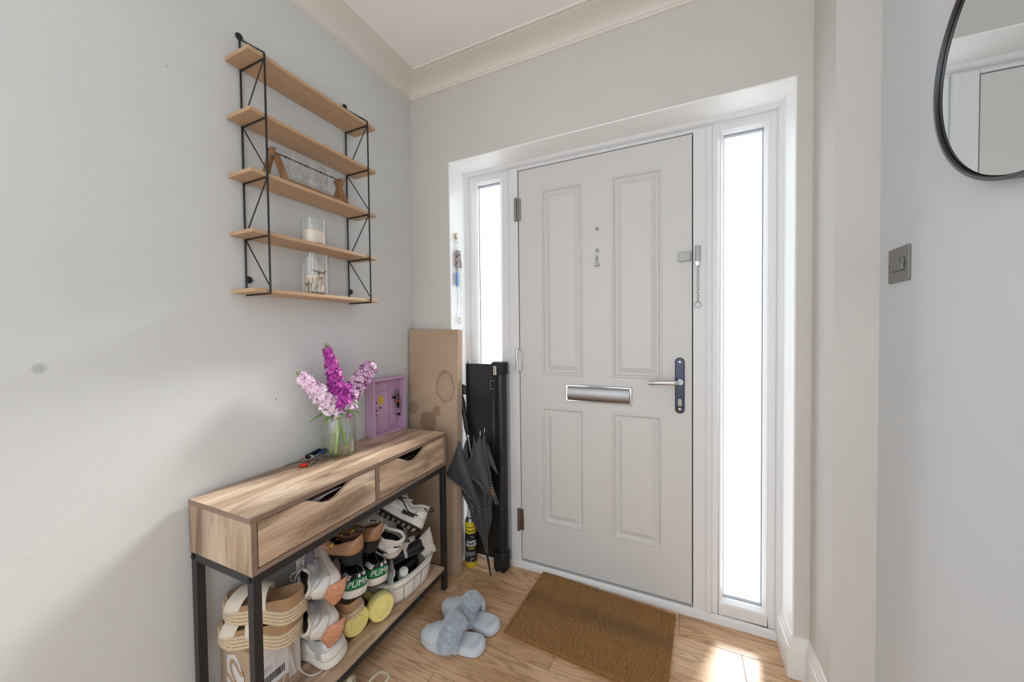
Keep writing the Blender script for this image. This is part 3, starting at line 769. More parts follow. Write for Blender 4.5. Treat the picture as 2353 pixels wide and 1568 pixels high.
def floret_mesh(seed, size):
    rs = random.Random(seed); m = MB()
    for lay, (n, r, up) in enumerate(((6, 1.0, 0.05), (5, 0.78, 0.38), (4, 0.52, 0.70))):
        for k in range(n):
            a = 2 * PI * (k + rs.uniform(-.18, .18)) / n + lay * 0.6; R = size * r * rs.uniform(.85, 1.12); w = R * 0.50
            def P(u, s): # along, side
                rad = R * u; zz = size * (0.10 + up * u * 0.8 - 0.25 * u * u * (1 - up)) + size * rs.uniform(-.05, .05)
                sd = w * s * math.sin(PI * min(.93, 0.18 + u * 0.72)) ; return (rad * math.cos(a) - sd * math.sin(a), rad * math.sin(a) + sd * math.cos(a), zz)
            pts = [P(0.05, 0), P(.55, -1), P(.6, 0), P(.55, 1), P(1.0, -.9), P(1.08, 0.0), P(.98, .9)]
            m.add(pts, [(0, 1, 2), (0, 2, 3), (1, 4, 5, 2), (2, 5, 6, 3)])
    return m.mesh('floret', smooth=80, weld=False)
def petal_mat(name, c1, c2):
    t = NT(name); oi = t.node('ShaderNodeObjectInfo'); vec = t.coords(); n = t.noise(vec, 120, 2)
    a = t.node('ShaderNodeMath', operation='MULTIPLY_ADD'); a.inputs[1].default_value = 0.55; t.link(oi.outputs['Random'], a.inputs[0])
    b = t.node('ShaderNodeMath', operation='MULTIPLY'); b.inputs[1].default_value = 0.5; t.link(n, b.inputs[0]); t.link(b.outputs[0], a.inputs[2])
    c = t.ramp(a.outputs[0], [(0.15, c1), (0.85, c2)])
    t.link(c, t.b.inputs['Base Color']); t.b.inputs['Roughness'].default_value = 0.55; t.b.inputs['Sheen Weight'].default_value = 0.2
    t.b.inputs['Subsurface Weight'].default_value = 0.0
    return t.m
M['pale'] = petal_mat('pale_pink_petals', (226, 176, 214), (252, 240, 250))
M['mag'] = petal_mat('magenta_petals', (150, 24, 138), (206, 76, 190))
M['pink'] = petal_mat('lilac_pink_petals', (208, 130, 196), (250, 226, 246))
M['stem'] = mat('green_stem', (150, 180, 84), 0.45, var=0.2, vscale=60)
M['leaf'] = mat('green_leaf', (112, 152, 78), 0.5, var=0.25, vscale=50)
M['bud'] = mat('pale_green_bud', (150, 160, 118), 0.55, var=0.15)
def leaf_mesh(L, W, curl):
    m = MB(); m.grid(lambda u, v: (L * u, W * (v - .5) * 2 * math.sin(PI * min(.97, .08 + u * .9)) ** .8, L * (curl * u * u) + abs(v - .5) * W * .5), 9, 5)
    return m.mesh('leaf', smooth=80)
lm = leaf_mesh(0.070, 0.0105, -0.40)
def orient(o, loc, d, spin, s=1.0):
    q = V(d).to_track_quat('Z', 'Y'); o.location = loc; o.rotation_euler = (q.to_matrix() @ Matrix.Rotation(spin, 3, 'Z')).to_euler(); o.scale = (s, s, s)
def stock(label, base, mid, tip, f0, n, r0, r1, pm, seed, fsize, budn, leaves):
    rs = random.Random(seed); t = thing('stock_flower', (VX, VY, TZ), label, 'flower', 'stock stems in the jar')
    path = bez([base, mid, tip], 14); path = [V(p) for p in path]
    MB().tube(path, [lerp(.0056, .0026, i / len(path)) for i in range(len(path))], 8).build('stem', M['stem'], t, smooth=60)
    ms = [floret_mesh(seed * 10 + k, fsize) for k in range(3)]
    for q in ms: q.materials.append(pm)
    def at(u):
        x = u * (len(path) - 1); i = min(int(x), len(path) - 2); return path[i].lerp(path[i + 1], x - i), (path[i + 1] - path[i]).normalized()
    for k in range(n):
        s = k / (n - 1); u = lerp(f0, 0.97, s); p, d = at(u); a = k * 2.4 + rs.uniform(-.3, .3)
        e = d.orthogonal().normalized(); f = d.cross(e); rad = (e * math.cos(a) + f * math.sin(a))
        r = lerp(r0, r1, s ** 1.3) * rs.uniform(.75, 1.1)
        o = link('floret', ms[k % 3], None, t); orient(o, p + rad * r, (rad + d * lerp(.25, .9, s)).normalized(), rs.uniform(0, 6), lerp(1.1, .72, s))
    p, d = at(1.0)
    bm_ = MB().blob((0, 0, .004), (.0034, .0034, .0056), 8, 6).mesh('bud', smooth=80); bm_.materials.append(M['bud'])
    for k in range(budn):
        a = k * 2.4; e = d.orthogonal().normalized(); f = d.cross(e); rad = (e * math.cos(a) + f * math.sin(a)); q = k / max(1, budn)
        o = link('bud', bm_, None, t); orient(o, p + rad * .008 * (1 - q * .6) + d * (-.02 + .030 * q), (rad * (1 - q) + d).normalized(), 0, 1.15 - .35 * q)
    for (u, a, s) in leaves:
        p, d = at(u); e = d.orthogonal().normalized(); f = d.cross(e); rad = (e * math.cos(a) + f * math.sin(a))
        o = link('leaf', lm, M['leaf'], t); x = (rad + d * .5).normalized(); z = (d - x * d.dot(x)).normalized(); y = z.cross(x)
        o.matrix_basis = Matrix(((x.x, y.x, z.x, p.x), (x.y, y.y, z.y, p.y), (x.z, y.z, z.z, p.z), (0, 0, 0, 1))) @ Matrix.Scale(s, 4)
    return t
stock('pale pink stock stem leaning left out of the jar', (.020, .025, .013), (-.006, -.022, .185), (.000, -.158, .332), .46, 48, .031, .012, M['pale'], 1, .0225, 12, [(.47, 1.0, 1.2), (.46, 3.5, 1.2), (.42, 5.2, 1.0), (.43, 2.2, 1.1), (.44, 4.4, 1.2)])
stock('tall magenta stock stem standing in the middle of the jar', (-.022, .012, .013), (.004, .000, .205), (.018, -.060, .428), .46, 46, .029, .008, M['mag'], 2, .0205, 14, [(.45, .3, 1.2), (.44, 2.6, 1.2), (.40, 4.4, 1.0), (.42, 5.4, 1.2), (.41, 1.4, 1.1)])
stock('short magenta stock stem low at the front of the jar', (.014, -.028, .013), (.012, .002, .178), (.028, .012, .276), .54, 32, .031, .020, M['mag'], 5, .0220, 0, [(.58, 5.9, 1.1), (.56, 2.0, 1.1), (.55, 4.0, 1.1), (.57, .8, 1.0)])
stock('lilac pink stock stem leaning right out of the jar', (-.012, -.030, .013), (.006, .020, .190), (.030, .150, .345), .42, 60, .035, .024, M['pink'], 3, .0235, 8, [(.44, .8, 1.3), (.43, 2.4, 1.3), (.40, 4.0, 1.2), (.42, 5.4, 1.2), (.45, 1.6, 1.2), (.44, 3.2, 1.1)])

# keys on the console
M['brass'] = mat('dull_key_metal', (186, 178, 160), 0.28, 1.0, var=0.2, vscale=200)
M['red'] = mat('red_plastic', (200, 24, 20), 0.35); M['blue'] = mat('blue_plastic', (60, 84, 130), 0.35)
def key_mesh(L=0.055):
    m = MB(); m.prism([(-.002 + .011 * math.cos(a) * 1.0, .0105 * math.sin(a)) for a in [2 * PI * i / 14 for i in range(14)]], 0, .0022)
    teeth = [(.008, -.0035), (L * .45, -.0035), (L * .5, -.0012), (L * .56, -.0035), (L * .64, -.0010), (L * .70, -.0030), (L * .78, -.0008), (L * .86, -.0028), (L * .95, -.001), (L, 0), (L * .96, .0035), (.008, .0035)]
    m.prism(teeth, .0002, .0020); return m.mesh('key', smooth=30)
kb = thing('key_bunch', (0.045, -0.655, TZ), 'bunch of metal keys with red and blue fobs lying beside the flower jar', 'keys')
km = key_mesh(); km.materials.append(M['brass'])
for (x, y, z, rz, ry, s) in ((-.022, -.016, .004, -1.75, .05, 1.1), (.034, -.012, .003, -0.95, .04, 1.0), (.020, .012, .006, 0.55, .05, .95), (.006, -.020, .009, -1.30, .08, .9)):
    o = link('key', km, None, kb); o.location = (x, y, z); o.rotation_euler = (0, ry, rz); o.scale = (s, s, s)
for (x, y, z, r, rx) in ((-.004, .000, .012, .014, .5), (.004, .010, .014, .016, -.4), (-.012, .008, .010, .011, .9), (.012, .022, .010, .012, .3)):
    m = MB(); m.tube([(r * math.cos(a), r * math.sin(a), 0) for a in [2 * PI * i / 24 for i in range(24)]], .0011, 6, True)
    o = m.build('key_ring', M['chrome'], kb, smooth=60); o.location = (x, y, z); o.rotation_euler = (rx, rx * .6, 0)
o = MB().blob((0, 0, .005), (.011, .016, .006), 8, 6).build('red_fob', M['red'], kb); o.location = (.036, -.047, 0); o.rotation_euler = (0, 0, -.6)
o = MB().box(-.010, .010, -.022, .022, 0, .009).build('blue_fob', M['blue'], kb, bevel=.003); o.location = (-.012, .062, .010); o.rotation_euler = (.1, .35, -.15)
o = MB().tube([(0, -.03, 0), (0, .03, 0)], .0085, 14).build('torch_fob', mat('dark_blue_metal', (38, 44, 66), .25, .8), kb, smooth=50); o.location = (-.018, .030, .016); o.rotation_euler = (.12, 0, .1)

# purple shadow box
M['purple'] = mat('mauve_paint', (198, 164, 194), 0.5, var=0.04)
M['purple2'] = mat('mauve_paint_inside', (190, 154, 186), 0.55)
sb = thing('shadow_box', (0.003, -0.345, TZ), 'mauve open wooden key box standing on the right end of the console', 'key box')
bw, bd, bh, tk = 0.206, 0.052, 0.263, 0.008
for a in ((0, bd, 0, tk, 0, bh), (0, bd, bw - tk, bw, 0, bh), (0, bd, tk, bw - tk, bh - tk, bh), (0, bd, tk, bw - tk, 0, tk)):
    MB().box(*a).build('box_side', M['purple'], sb, bevel=.0008)
MB().box(0, .006, tk, bw - tk, tk, bh - tk).build('back_board', M['purple2'], sb)
MB().box(.006, .0105, tk + .002, .128, tk, .196).build('wide_panel', M['purple'], sb, bevel=.001)
MB().box(.006, .0095, tk + .010, .122, .206, .240).build('top_panel', M['purple'], sb, bevel=.001)
for z0, z1 in ((.085, .205), (.030, .075)): MB().box(.006, .0090, .142, .176, z0, z1).build('narrow_panel', M['purple'], sb, bevel=.001)
MB().box(.0105, .0135, .068, .094, .140, .176).build('yellow_plaque', mat('mustard_plastic', (216, 176, 44), .45), sb, bevel=.001)
M['dkmetal'] = mat('dark_bronze', (52, 34, 42), .4, .6)
for y, z in ((.050, .112), (.050, .150), (.077, .122)): MB().box(.0105, .013, y - .007, y + .007, z - .003, z + .003).build('latch', M['dkmetal'], sb, bevel=.0008)
MB().cyl((.0105, .050, .092), .005, .004, 12, 0).build('knob', mat('brass', (200, 150, 80), .3, 1.0), sb)
for y in (.158, .190):
    MB().lathe([(0, .022), (.006, .020), (.007, .014), (.003, .012), (.003, 0)], 14, (.006, y, .158 if y < .17 else .070), 0).build('peg', M['dkmetal'], sb, smooth=50)
kc = thing('tag_keys', (0.030, -0.165, TZ + .190), 'key cluster with a black slogan tag hanging in the mauve box', 'keys')
MB().tube([(0, .010 * math.cos(a), .010 * math.sin(a)) for a in [2 * PI * i / 22 for i in range(22)]], .001, 6, True).build('key_ring', M['chrome'], kc, smooth=60)
for k in range(6):
    m = MB().tube([(.0025 * (k % 2), .0035 * math.cos(a), -.010 - k * .007 + .0052 * math.sin(a)) for a in [2 * PI * i / 12 for i in range(12)]], .0013, 6, True); m.build('chain_link', mat('antique_chain', (120, 104, 84), .3, 1.0) if k == 0 else bpy.data.materials['antique_chain'], kc, smooth=60)
tg = MB().box(-.001, .001, -.007, .007, -.052, .006).build('slogan_tag', mat('black_fabric_tag', (22, 20, 22), .8), kc, bevel=.0008); tg.location = (.004, -.020, -.002); tg.rotation_euler = (.18, 0, 0)
MB().box(.0011, .0016, -.006, .006, -.051, -.043).build('orange_patch', mat('orange_print', (226, 96, 52), .6), tg)
text('tag_lettering', 'JUST DO IT.', .0088, mat('white_print', (235, 235, 235), .6), tg, frame_mtx((.0013, .0, -.020), (0, 0, -1), (0, 1, 0)), .0002, .0002)
o = link('key', km, None, kc); o.rotation_euler = (0, PI / 2, 0); o.location = (.006, .006, -.055); o.rotation_euler = (PI / 2, PI / 2, PI / 2)
o = MB().blob((0, 0, 0), (.004, .009, .022), 10, 8).build('fob', M['rubber'], kc, smooth=60); o.location = (0, -.002, -.066)

# ------------------------------------------------------------------ cardboard, gate, umbrella, can in the corner by the door
def cardboard(name, stains=()):
    t = NT(name); vec = t.coords((1, 1, 1)); n = t.noise(vec, 6, 3)
    c = t.ramp(n, [(0.3, (170, 148, 126)), (0.7, (184, 162, 140))])
    wv = t.node('ShaderNodeTexCoord')
    for (p, r, ring_, k) in stains:
        nn = t.noise(vec, 28, 3, .6)
        vm = t.node('ShaderNodeVectorMath', operation='DISTANCE'); vm.inputs[1].default_value = p
        sc = t.node('ShaderNodeVectorMath', operation='MULTIPLY'); sc.inputs[1].default_value = (1, 0, 1 if not ring_ else .62)
        pp = (p[0], 0, p[2] * (1 if not ring_ else .62)); vm.inputs[1].default_value = pp
        t.link(wv.outputs['Object'], sc.inputs[0]); t.link(sc.outputs[0], vm.inputs[0])
        ad = t.node('ShaderNodeMath', operation='MULTIPLY_ADD'); ad.inputs[1].default_value = .028; t.link(nn, ad.inputs[0]); t.link(vm.outputs['Value'], ad.inputs[2])
        if ring_:
            col = t.ramp(ad.outputs[0], [(0, (0, 0, 0, 1)), (r - .006, (.18, .18, .18, 1)), (r, (1, 1, 1, 1)), (r + .003, (0, 0, 0, 1))])
        else:
            col = t.ramp(ad.outputs[0], [(0, (.8, .8, .8, 1)), (r - .002, (.9, .9, .9, 1)), (r + .002, (0, 0, 0, 1))])
        ml = t.node('ShaderNodeMath', operation='MULTIPLY'); ml.inputs[1].default_value = k; t.link(col, ml.inputs[0])
        c = t.mix(ml.outputs[0], c, s2l((126, 98, 72)))
    t.link(c, t.b.inputs['Base Color']); t.b.inputs['Roughness'].default_value = 0.75; t.b.inputs['Specular IOR Level'].default_value = .2
    t.bump(t.noise(t.coords((4, 60, 60)), 3, 2), .0004); return t.m
M['card'] = cardboard('cardboard')
M['card_st'] = cardboard('stained_cardboard', (((.2255, 0, .955), .062, True, .85), ((.128, 0, .775), .064, False, .75), ((.040, 0, .842), .046, False, .5), ((.176, 0, .828), .040, False, .6)))
P8 = [(.006, -.089, 0), (.281, -.056, 0), (.286, -.014, 0), (.010, -.043, 0), (.010, -.052, 1.247), (.296, -.029, 1.243), (.300, .008, 1.243), (.012, -.010, 1.247)]
cbx = MB().hexa(P8).build('cardboard_box', M['card_st'], None, bevel=.0022)
tag(cbx, 'tall narrow water-stained cardboard box standing in the corner beside the door', 'box')
f_ = MB().hexa([(.2815, -.0545, .005), (.2825, -.0545, .005), (.2872, -.0150, .005), (.2862, -.0150, .005), (.2965, -.0280, 1.238), (.2975, -.0280, 1.238), (.3010, .007, 1.238), (.3, .007, 1.238)])
f_.build('end_flap', M['card'], cbx)

M['gate'] = mat('black_mesh_fabric', (36, 37, 40), 0.42, bump=.0003, bscale=700)
M['gatep'] = mat('black_satin_plastic', (34, 35, 37), 0.3)
ga = thing('retractable_gate', (.470, .100, 0), 'black retractable mesh gate with a roller tube standing before the left sidelight', 'gate')
m = MB(); m.grid(lambda u, v: (lerp(-.206, -.030, u), .006 * math.sin(PI * u), lerp(.045, 1.062, v)), 8, 3); m.build('mesh_panel', M['gate'], ga, smooth=60, solid=.004)
m = MB(); m.lathe([(.030, .09), (.030, 1.02)], 28, (0, 0, 0)); m.box(-.030, -.002, -.020, .020, .09, 1.02); m.build('roller_tube', M['gatep'], ga, smooth=40)
for z0, z1 in ((.012, .100), (1.012, 1.074)):
    m = MB(); m.lathe([(.0, z0), (.034, z0), (.036, z0 + .006), (.036, z1 - .004), (.034, z1), (0, z1)], 28); m.box(-.036, .0, -.036, .034, z0, z1); m.build('end_cap', M['rubber'], ga, smooth=40)
m = MB(); m.box(-.032, -.014, -.030, -.020, 0, .014); m.box(.004, .020, -.03, .02, 0, .014); m.build('foot', M['rubber'], ga)
m = MB(); m.box(-.208, -.200, -.006, .010, .045, 1.062); m.build('handle_bar', M['gatep'], ga, bevel=.002)
for x in (-.196, -.045): MB().box(x, x + .010, -.004, .006, 1.06, 1.078).build('clip', M['satin'], ga, bevel=.001)
m = MB(); ring(m, -.058, -.028, .934, .978, (.003, .003, .003, .003), -.008, -.003); m.build('patch_outline', M['satin'], ga)
m = MB(); m.box(-.024, -.008, -.0385, -.0360, 1.012, 1.056); lb_ = m.build('paper_label', mat('label_paper', (214, 210, 202), .6), ga)
M['ink'] = mat('black_ink', (32, 32, 34), .6)
m = MB(); rs = random.Random(4)
for k in range(7): m.box(-.021, -.021 + rs.uniform(.005, .011), -.0390, -.0385, 1.016 + k * .0052, 1.0185 + k * .0052)
m.build('label_print', M['ink'], lb_)

def pinstripe():
    t = NT('black_pinstripe_fabric'); tc = t.node('ShaderNodeTexCoord'); sp = t.node('ShaderNodeSeparateXYZ'); t.link(tc.outputs['UV'], sp.inputs[0])
    f = t.node('ShaderNodeMath', operation='FRACT'); t.link(sp.outputs['Y'], f.inputs[0])
    c = t.ramp(f.outputs[0], [(0.0, (28, 29, 32)), (0.58, (30, 31, 34)), (0.70, (98, 101, 108)), (0.84, (98, 101, 108)), (0.92, (28, 29, 32))])
    t.link(c, t.b.inputs['Base Color']); t.b.inputs['Roughness'].default_value = .55; t.b.inputs['Sheen Weight'].default_value = .2; return t.m
M['pin'] = pinstripe()
um = thing('umbrella', (.405, .045, .60), 'black pinstriped umbrella leaning upside down against the black gate', 'umbrella')
uo = V((.405, .045, .60))
def ul(p): return V(p) - uo
TIP = V((.438, .022, .0)); HND = V((.276, .036, .872))
MB().tube([ul(lerp(TIP, HND, .13)), ul(lerp(TIP, HND, .88))], .0050, 12).build('shaft', M['chrome'], um, smooth=60)
m = MB(); m.tube([ul(TIP + V((0, 0, .0035))), ul(lerp(TIP, HND, .135))], [.0032, .006], 12); m.build('ferrule', M['rubber'], um, smooth=60)
MB().tube([ul(TIP), ul(lerp(TIP, HND, .006))], .0036, 10).build('tip_cap', M['chrome'], um)
hd = [lerp(TIP, HND, a) for a in (.80, .84, .90, .96, 1.0)]
MB().tube([ul(q) for q in hd], [.008, .013, .012, .013, .014], 16).build('handle', M['gatep'], um, smooth=60)
hk = bez([HND, HND + V((-.010, 0, .035)), HND + V((.004, -.01, .075)), HND + V((.024, -.016, .070)), HND + V((.026, -.016, .040))], 6)
MB().tube([ul(q) for q in hk], .0125, 14).build('handle_crook', M['gatep'], um, smooth=60)
MB().tube([ul(lerp(TIP, HND, .792)), ul(lerp(TIP, HND, .803))], .0115, 16).build('collar', M['chrome'], um, smooth=60)
# rolled lower canopy: a pleated cone round the shaft
def with_uv(mb, name, uvs, mt, parent, solid=0.0015, smooth=60):
    me = bpy.data.meshes.new(name); me.from_pydata(mb.v, [], mb.f); ly = me.uv_layers.new(name='UVMap')
    for lp in me.loops: ly.data[lp.index].uv = uvs[lp.vertex_index]
    me.shade_smooth(); me.set_sharp_from_angle(angle=math.radians(smooth)); return link(name, me, mt, parent, solid=solid, off=0)
NA, NR = 64, 22; m = MB(); uv = []
d = (HND - TIP).normalized(); e = V((1, 0, 0)) - d * d.x; e.normalize(); f = d.cross(e)
pr = prof([(0, .007), (.10, .012), (.45, .052), (.75, .078), (1.0, .070)])
for i in range(NR):
    s = i / (NR - 1); c = lerp(TIP, HND, lerp(.13, .62, s))
    for k in range(NA + 1):
        a = 2 * PI * k / NA; r = pr(s) * (1 + .30 * math.sin(8 * a + 2.2 * s) * s ** .6 + .06 * math.sin(19 * a))
        yy = .42
        q = c + e * (r * math.cos(a)) + f * (r * math.sin(a) * yy); m.v.append(tuple(ul(q)))
        uv.append((s, abs(((k / NA * 8 + s * .35) % 1) - .5) * 26 * (0.25 + pr(s) / .08)))
for i in range(NR - 1):
    for k in range(NA): m.f.append((i * (NA + 1) + k, i * (NA + 1) + k + 1, (i + 1) * (NA + 1) + k + 1, (i + 1) * (NA + 1) + k))
with_uv(m, 'rolled_canopy', uv, M['pin'], um)
# loose flaps: each a folded triangular panel between two rib tips
def flap_(pts, bulge, n=12, stripes=17, out=V((-.35, -1, .1))):
    # pts: top (rib tip), outer corner, lower corner ; two folds give depth
    A, B, C_ = [V(p) for p in pts]; out = out.normalized(); m = MB(); uv = []
    for i in range(n + 1):
        u = i / n
        L_ = A.lerp(B, u); R_ = A.lerp(C_, u)
        for j in range(n + 1):
            v = j / n; q = L_.lerp(R_, v) + out * bulge * (math.sin(PI * u) ** .8 * math.sin(PI * v) + .35 * math.sin(3 * PI * v) * u * .4)
            m.v.append(tuple(ul(q))); dd = (q - B).dot((V((-.52, 0, -.86))).normalized())
            uv.append((v, dd * stripes / .10))
    for i in range(n):
        for j in range(n): m.f.append((i * (n + 1) + j, i * (n + 1) + j + 1, (i + 1) * (n + 1) + j + 1, (i + 1) * (n + 1) + j))
    return with_uv(m, 'canopy_flap', uv, M['pin'], um, .0012)
flap_([(.325, -.070, .702), (.2495, -.080, .5225), (.430, -.064, .396)], .020)
flap_([(.352, -.050, .705), (.318, -.066, .585), (.372, -.050, .520)], .014)
flap_([(.428, -.046, .734), (.347, -.064, .553), (.494, -.052, .440)], .022)
flap_([(.440, -.028, .745), (.415, -.040, .580), (.482, -.034, .505)], .016)
flap_([(.448, -.010, .685), (.440, -.022, .610), (.508, -.012, .535)], .012)
flap_([(.372, -.012, .715), (.350, -.018, .56), (.45, -.016, .47)], .010)
for p, q in (((.325, -.069, .700), (.324, -.069, .716)), ((.428, -.045, .732), (.427, -.045, .752)), ((.440, -.027, .743), (.441, -.027, .763)), ((.418, -.03, .722), (.416, -.03, .738))):
    MB().tube([ul(p), ul(q)], .0022, 8).build('rib_tip', M['chrome'], um)
m = MB(); uv = []
sp_ = bez([(.466, -.036, .555), (.476, -.044, .512), (.494, -.046, .465), (.514, -.044, .410)], 6); 
for i, q in enumerate(sp_):
    for j in (-1, 1): m.v.append(tuple(ul(q + V((.011 * j, -.002 * j, .004 * j))))); uv.append((j, i * .62))
for i in range(len(sp_) - 1): m.f.append((2 * i, 2 * i + 1, 2 * i + 3, 2 * i + 2))
so = with_uv(m, 'tie_strap', uv, M['pin'], um, .0015)
m = MB(); rs = random.Random(9)
for k in range(5):
    q = ul(sp_[9 + k] if 9 + k < len(sp_) else sp_[-1]) + V((0, -.0032, 0)); m.box(q.x - .007, q.x + .007 - .005 * (k % 2), q.y - .0006, q.y, q.z - .0028, q.z + .0016)
m.build('strap_mark', mat('orange_embroidery', (196, 130, 70), .6), so)

dc = thing('spray_can', (.298, .066, 0), 'yellow and black de-icer spray can on the floor behind the cardboard box', 'can')
R = .031
M['yel'] = mat('yellow_can_paint', (222, 200, 48), .3)
MB().lathe([(0, .002), (R * .93, .0), (R, .004), (R, .232), (R * .98, .238)], 36).build('can_body', M['yel'], dc, smooth=50)
MB().lathe([(R * .96, .236), (R * .80, .252), (R * .5, .262), (0, .262)], 36).build('shoulder', M['satin'], dc, smooth=50)
MB().lathe([(.016, .256), (.020, .262), (.017, .285), (.013, .292), (.011, .310), (0, .311)], 24).build('spray_cap', mat('grey_clear_plastic', (206, 212, 214), .25), dc, smooth=50)
def band(r, z0, z1, mt, name, a0=0, a1=2 * PI): 
    m = MB(); m.grid(lambda u, v: (r * math.cos(lerp(a0, a1, u)), r * math.sin(lerp(a0, a1, u)), lerp(z0, z1, v)), 40, 2); return m.build(name, mt, dc, smooth=80)
band(R + .0004, .030, .180, M['ink'], 'black_label'); band(R + .0004, .211, .214, M['ink'], 'black_stripe')
band(R + .0006, .064, .084, mat('grey_print', (110, 116, 122), .4), 'grey_label_band', -2.6, -.2)
ca_ = math.atan2(-1.6, 1.0) + .10
def can_fn(r, zc): return lambda c: V((r * math.cos(ca_ + c.x / r), r * math.sin(ca_ + c.x / r), zc + c.y)) + V((math.cos(ca_ + c.x / r), math.sin(ca_ + c.x / r), 0)) * c.z
M['wprint'] = mat('white_can_print', (225, 226, 226), .5)
text('can_name_lettering', 'Prestone', .019, M['ink'], dc, None, .0002, .0003, fn=can_fn(R + .0007, .194))
text('can_title_lettering', 'RAPID', .019, M['wprint'], dc, None, .0002, .0006, fn=can_fn(R + .0009, .136))
text('can_title_lettering', 'DE-ICER', .0185, M['wprint'], dc, None, .0002, .0006, fn=can_fn(R + .0009, .118))
m = MB(); rs = random.Random(12)
for k in range(12):
    a = ca_ + rs.uniform(-.9, .9); z = rs.choice([rs.uniform(.034, .060), rs.uniform(.152, .174)]); q = rs.uniform(.0012, .0032)
    c = V((math.cos(a), math.sin(a), 0)); t_ = V((-math.sin(a), math.cos(a), 0)); o_ = c * (R + .0010) + V((0, 0, z))
    m.add([o_] + [o_ + t_ * q * math.cos(b) + V((0, 0, q * math.sin(b))) for b in [2 * PI * i / 8 for i in range(8)]], [(0, 1 + i, 1 + (i + 1) % 8) for i in range(8)])
m.build('snow_dots', M['wprint'], dc)
for z in (.104, .099): band(R + .0008, z, z + .002, M['yel'], 'yellow_fine_print', ca_ - .6, ca_ + .5)

# hook with keys on the reveal
hk_ = thing('adhesive_hook', (XO1, .052, 1.728), 'small white round adhesive hook with a pale wood rim on the left door reveal', 'hook')
MB().cyl((0, 0, 0), .017, .004, 24, 0).build('hook_base', mat('pale_wood_rim', (216, 186, 146), .5), hk_, bevel=.001)
MB().cyl((.010, 0, 0), .016, .008, 24, 0).build('hook_knob', M['gloss'], hk_, bevel=.002)
MB().cyl((.003, 0, 0), .006, .009, 14, 0).build('hook_stem', mat('pale_wood_stem', (216, 186, 146), .5), hk_)
MB().tube(bez([(.004, 0, -.012), (.005, 0, -.030), (.012, 0, -.038), (.017, 0, -.030)], 5), .0022, 8).build('hook_prong', M['gloss'], hk_)
hkk = thing('hanging_keys', (XO1 + .012, .056, 1.690), 'keys with a patterned wallet, blue tag and lanyard hanging from the white hook', 'keys')
MB().tube([(0, .009 * math.cos(a), -.006 + .013 * math.sin(a)) for a in [2 * PI * i / 22 for i in range(22)]], .0013, 6, True).build('key_ring', M['chrome'], hkk, smooth=60)
MB().tube([(.003 * math.sin(a), .007 * math.cos(a) + .003, -.026 + .010 * math.sin(a)) for a in [2 * PI * i / 22 for i in range(22)]], .0013, 6, True).build('key_ring', M['chrome'], hkk, smooth=60)
def patterned():
    t = NT('patterned_fabric'); v = t.coords((1, 1, 1)); vo = t.node('ShaderNodeTexVoronoi'); vo.inputs['Scale'].default_value = 150; t.link(v, vo.inputs['Vector'])
    bw_ = t.node('ShaderNodeRGBToBW'); t.link(vo.outputs['Color'], bw_.inputs[0])
    c = t.ramp(bw_.outputs[0], [(.25, (62, 60, 66)), (.45, (130, 122, 124)), (.6, (196, 190, 186)), (.8, (150, 96, 96))]); t.link(c, t.b.inputs['Base Color']); t.b.inputs['Roughness'].default_value = .7; return t.m
m = MB(); m.hexa([(-.006, -.020, -.122), (.006, -.020, -.122), (.006, .024, -.122), (-.006, .024, -.122), (-.004, -.016, -.034), (.004, -.016, -.034), (.004, .014, -.034), (-.004, .014, -.034)])
m.build('patterned_wallet', patterned(), hkk, bevel=.002)
for y, mt, w in ((.008, M['gloss'], .0035), (.016, M['satin'], .004), (-.008, M['satin'], .003)):
    MB().box(-.0015, .0015, y - w, y + w, -.228 if y > 0 else -.145, -.120).build('strap', mt, hkk)
o = MB().prism([(-.024, -.155), (-.014, -.148), (-.006, -.155), (-.006, -.212), (-.016, -.222), (-.024, -.212), (-.022, -.185)], -.004, .004, 0).build('blue_tag', mat('blue_tag_plastic', (84, 132, 196), .35), hkk, bevel=.001)
MB().tube(bez([(0, .012, -.228), (.003, .016, -.242), (0, .012, -.252), (0, .013, -.27), (.002, .018, -.29), (0, .024, -.306), (0, .018, -.313)], 5), .0022, 8).build('clasp', M['chrome'], hkk, smooth=60)
MB().tube(bez([(0, .015, -.30), (0, .014, -.34), (0, .012, -.385), (0, .010, -.40)], 5), .0014, 6).build('cord', M['gloss'], hkk)
MB().tube([(0, .002 + .010 * math.cos(a), -.400 + .017 * math.sin(a)) for a in [2 * PI * i / 22 for i in range(22)]], .0018, 6, True).build('end_loop', mat('tan_cord', (190, 160, 124), .6), hkk, smooth=60)

# ------------------------------------------------------------------ light switch and round mirror on the right wall
sw = thing('light_switch', (XR2, -.2995, 1.385), 'brushed steel triple light switch on the right wall', 'switch')
w_ = MB(); w_.prism(rr(-.0475, .0475, -.0435, .0435, .003), -.0042, 0.0, 0); w_.build('switch_plate', M['satin'], sw, bevel=.0006)
w_ = MB(); w_.box(-.0046, -.004, -.030, .030, -.0165, .0165); w_.build('rocker_surround', mat('dark_grey_gap', (70, 70, 68), .5), sw)
for k, y in enumerate((.0195, 0.0, -.0195)):
    s_ = -1 if k < 2 else 1
    w_ = MB(); w_.hexa([(-.0046, y - .0085, -.0150), (-.0046 - .0015 * (1 + s_) - .0012, y - .0085, -.0150), (-.0046 - .0015 * (1 + s_) - .0012, y + .0085, -.0150), (-.0046, y + .0085, -.0150), (-.0046, y - .0085, .0150), (-.0046 - .0015 * (1 - s_) - .0012, y - .0085, .0150), (-.0046 - .0015 * (1 - s_) - .0012, y + .0085, .0150), (-.0046, y + .0085, .0150)])
    w_.build('rocker', M['satin'], sw, bevel=.0006)
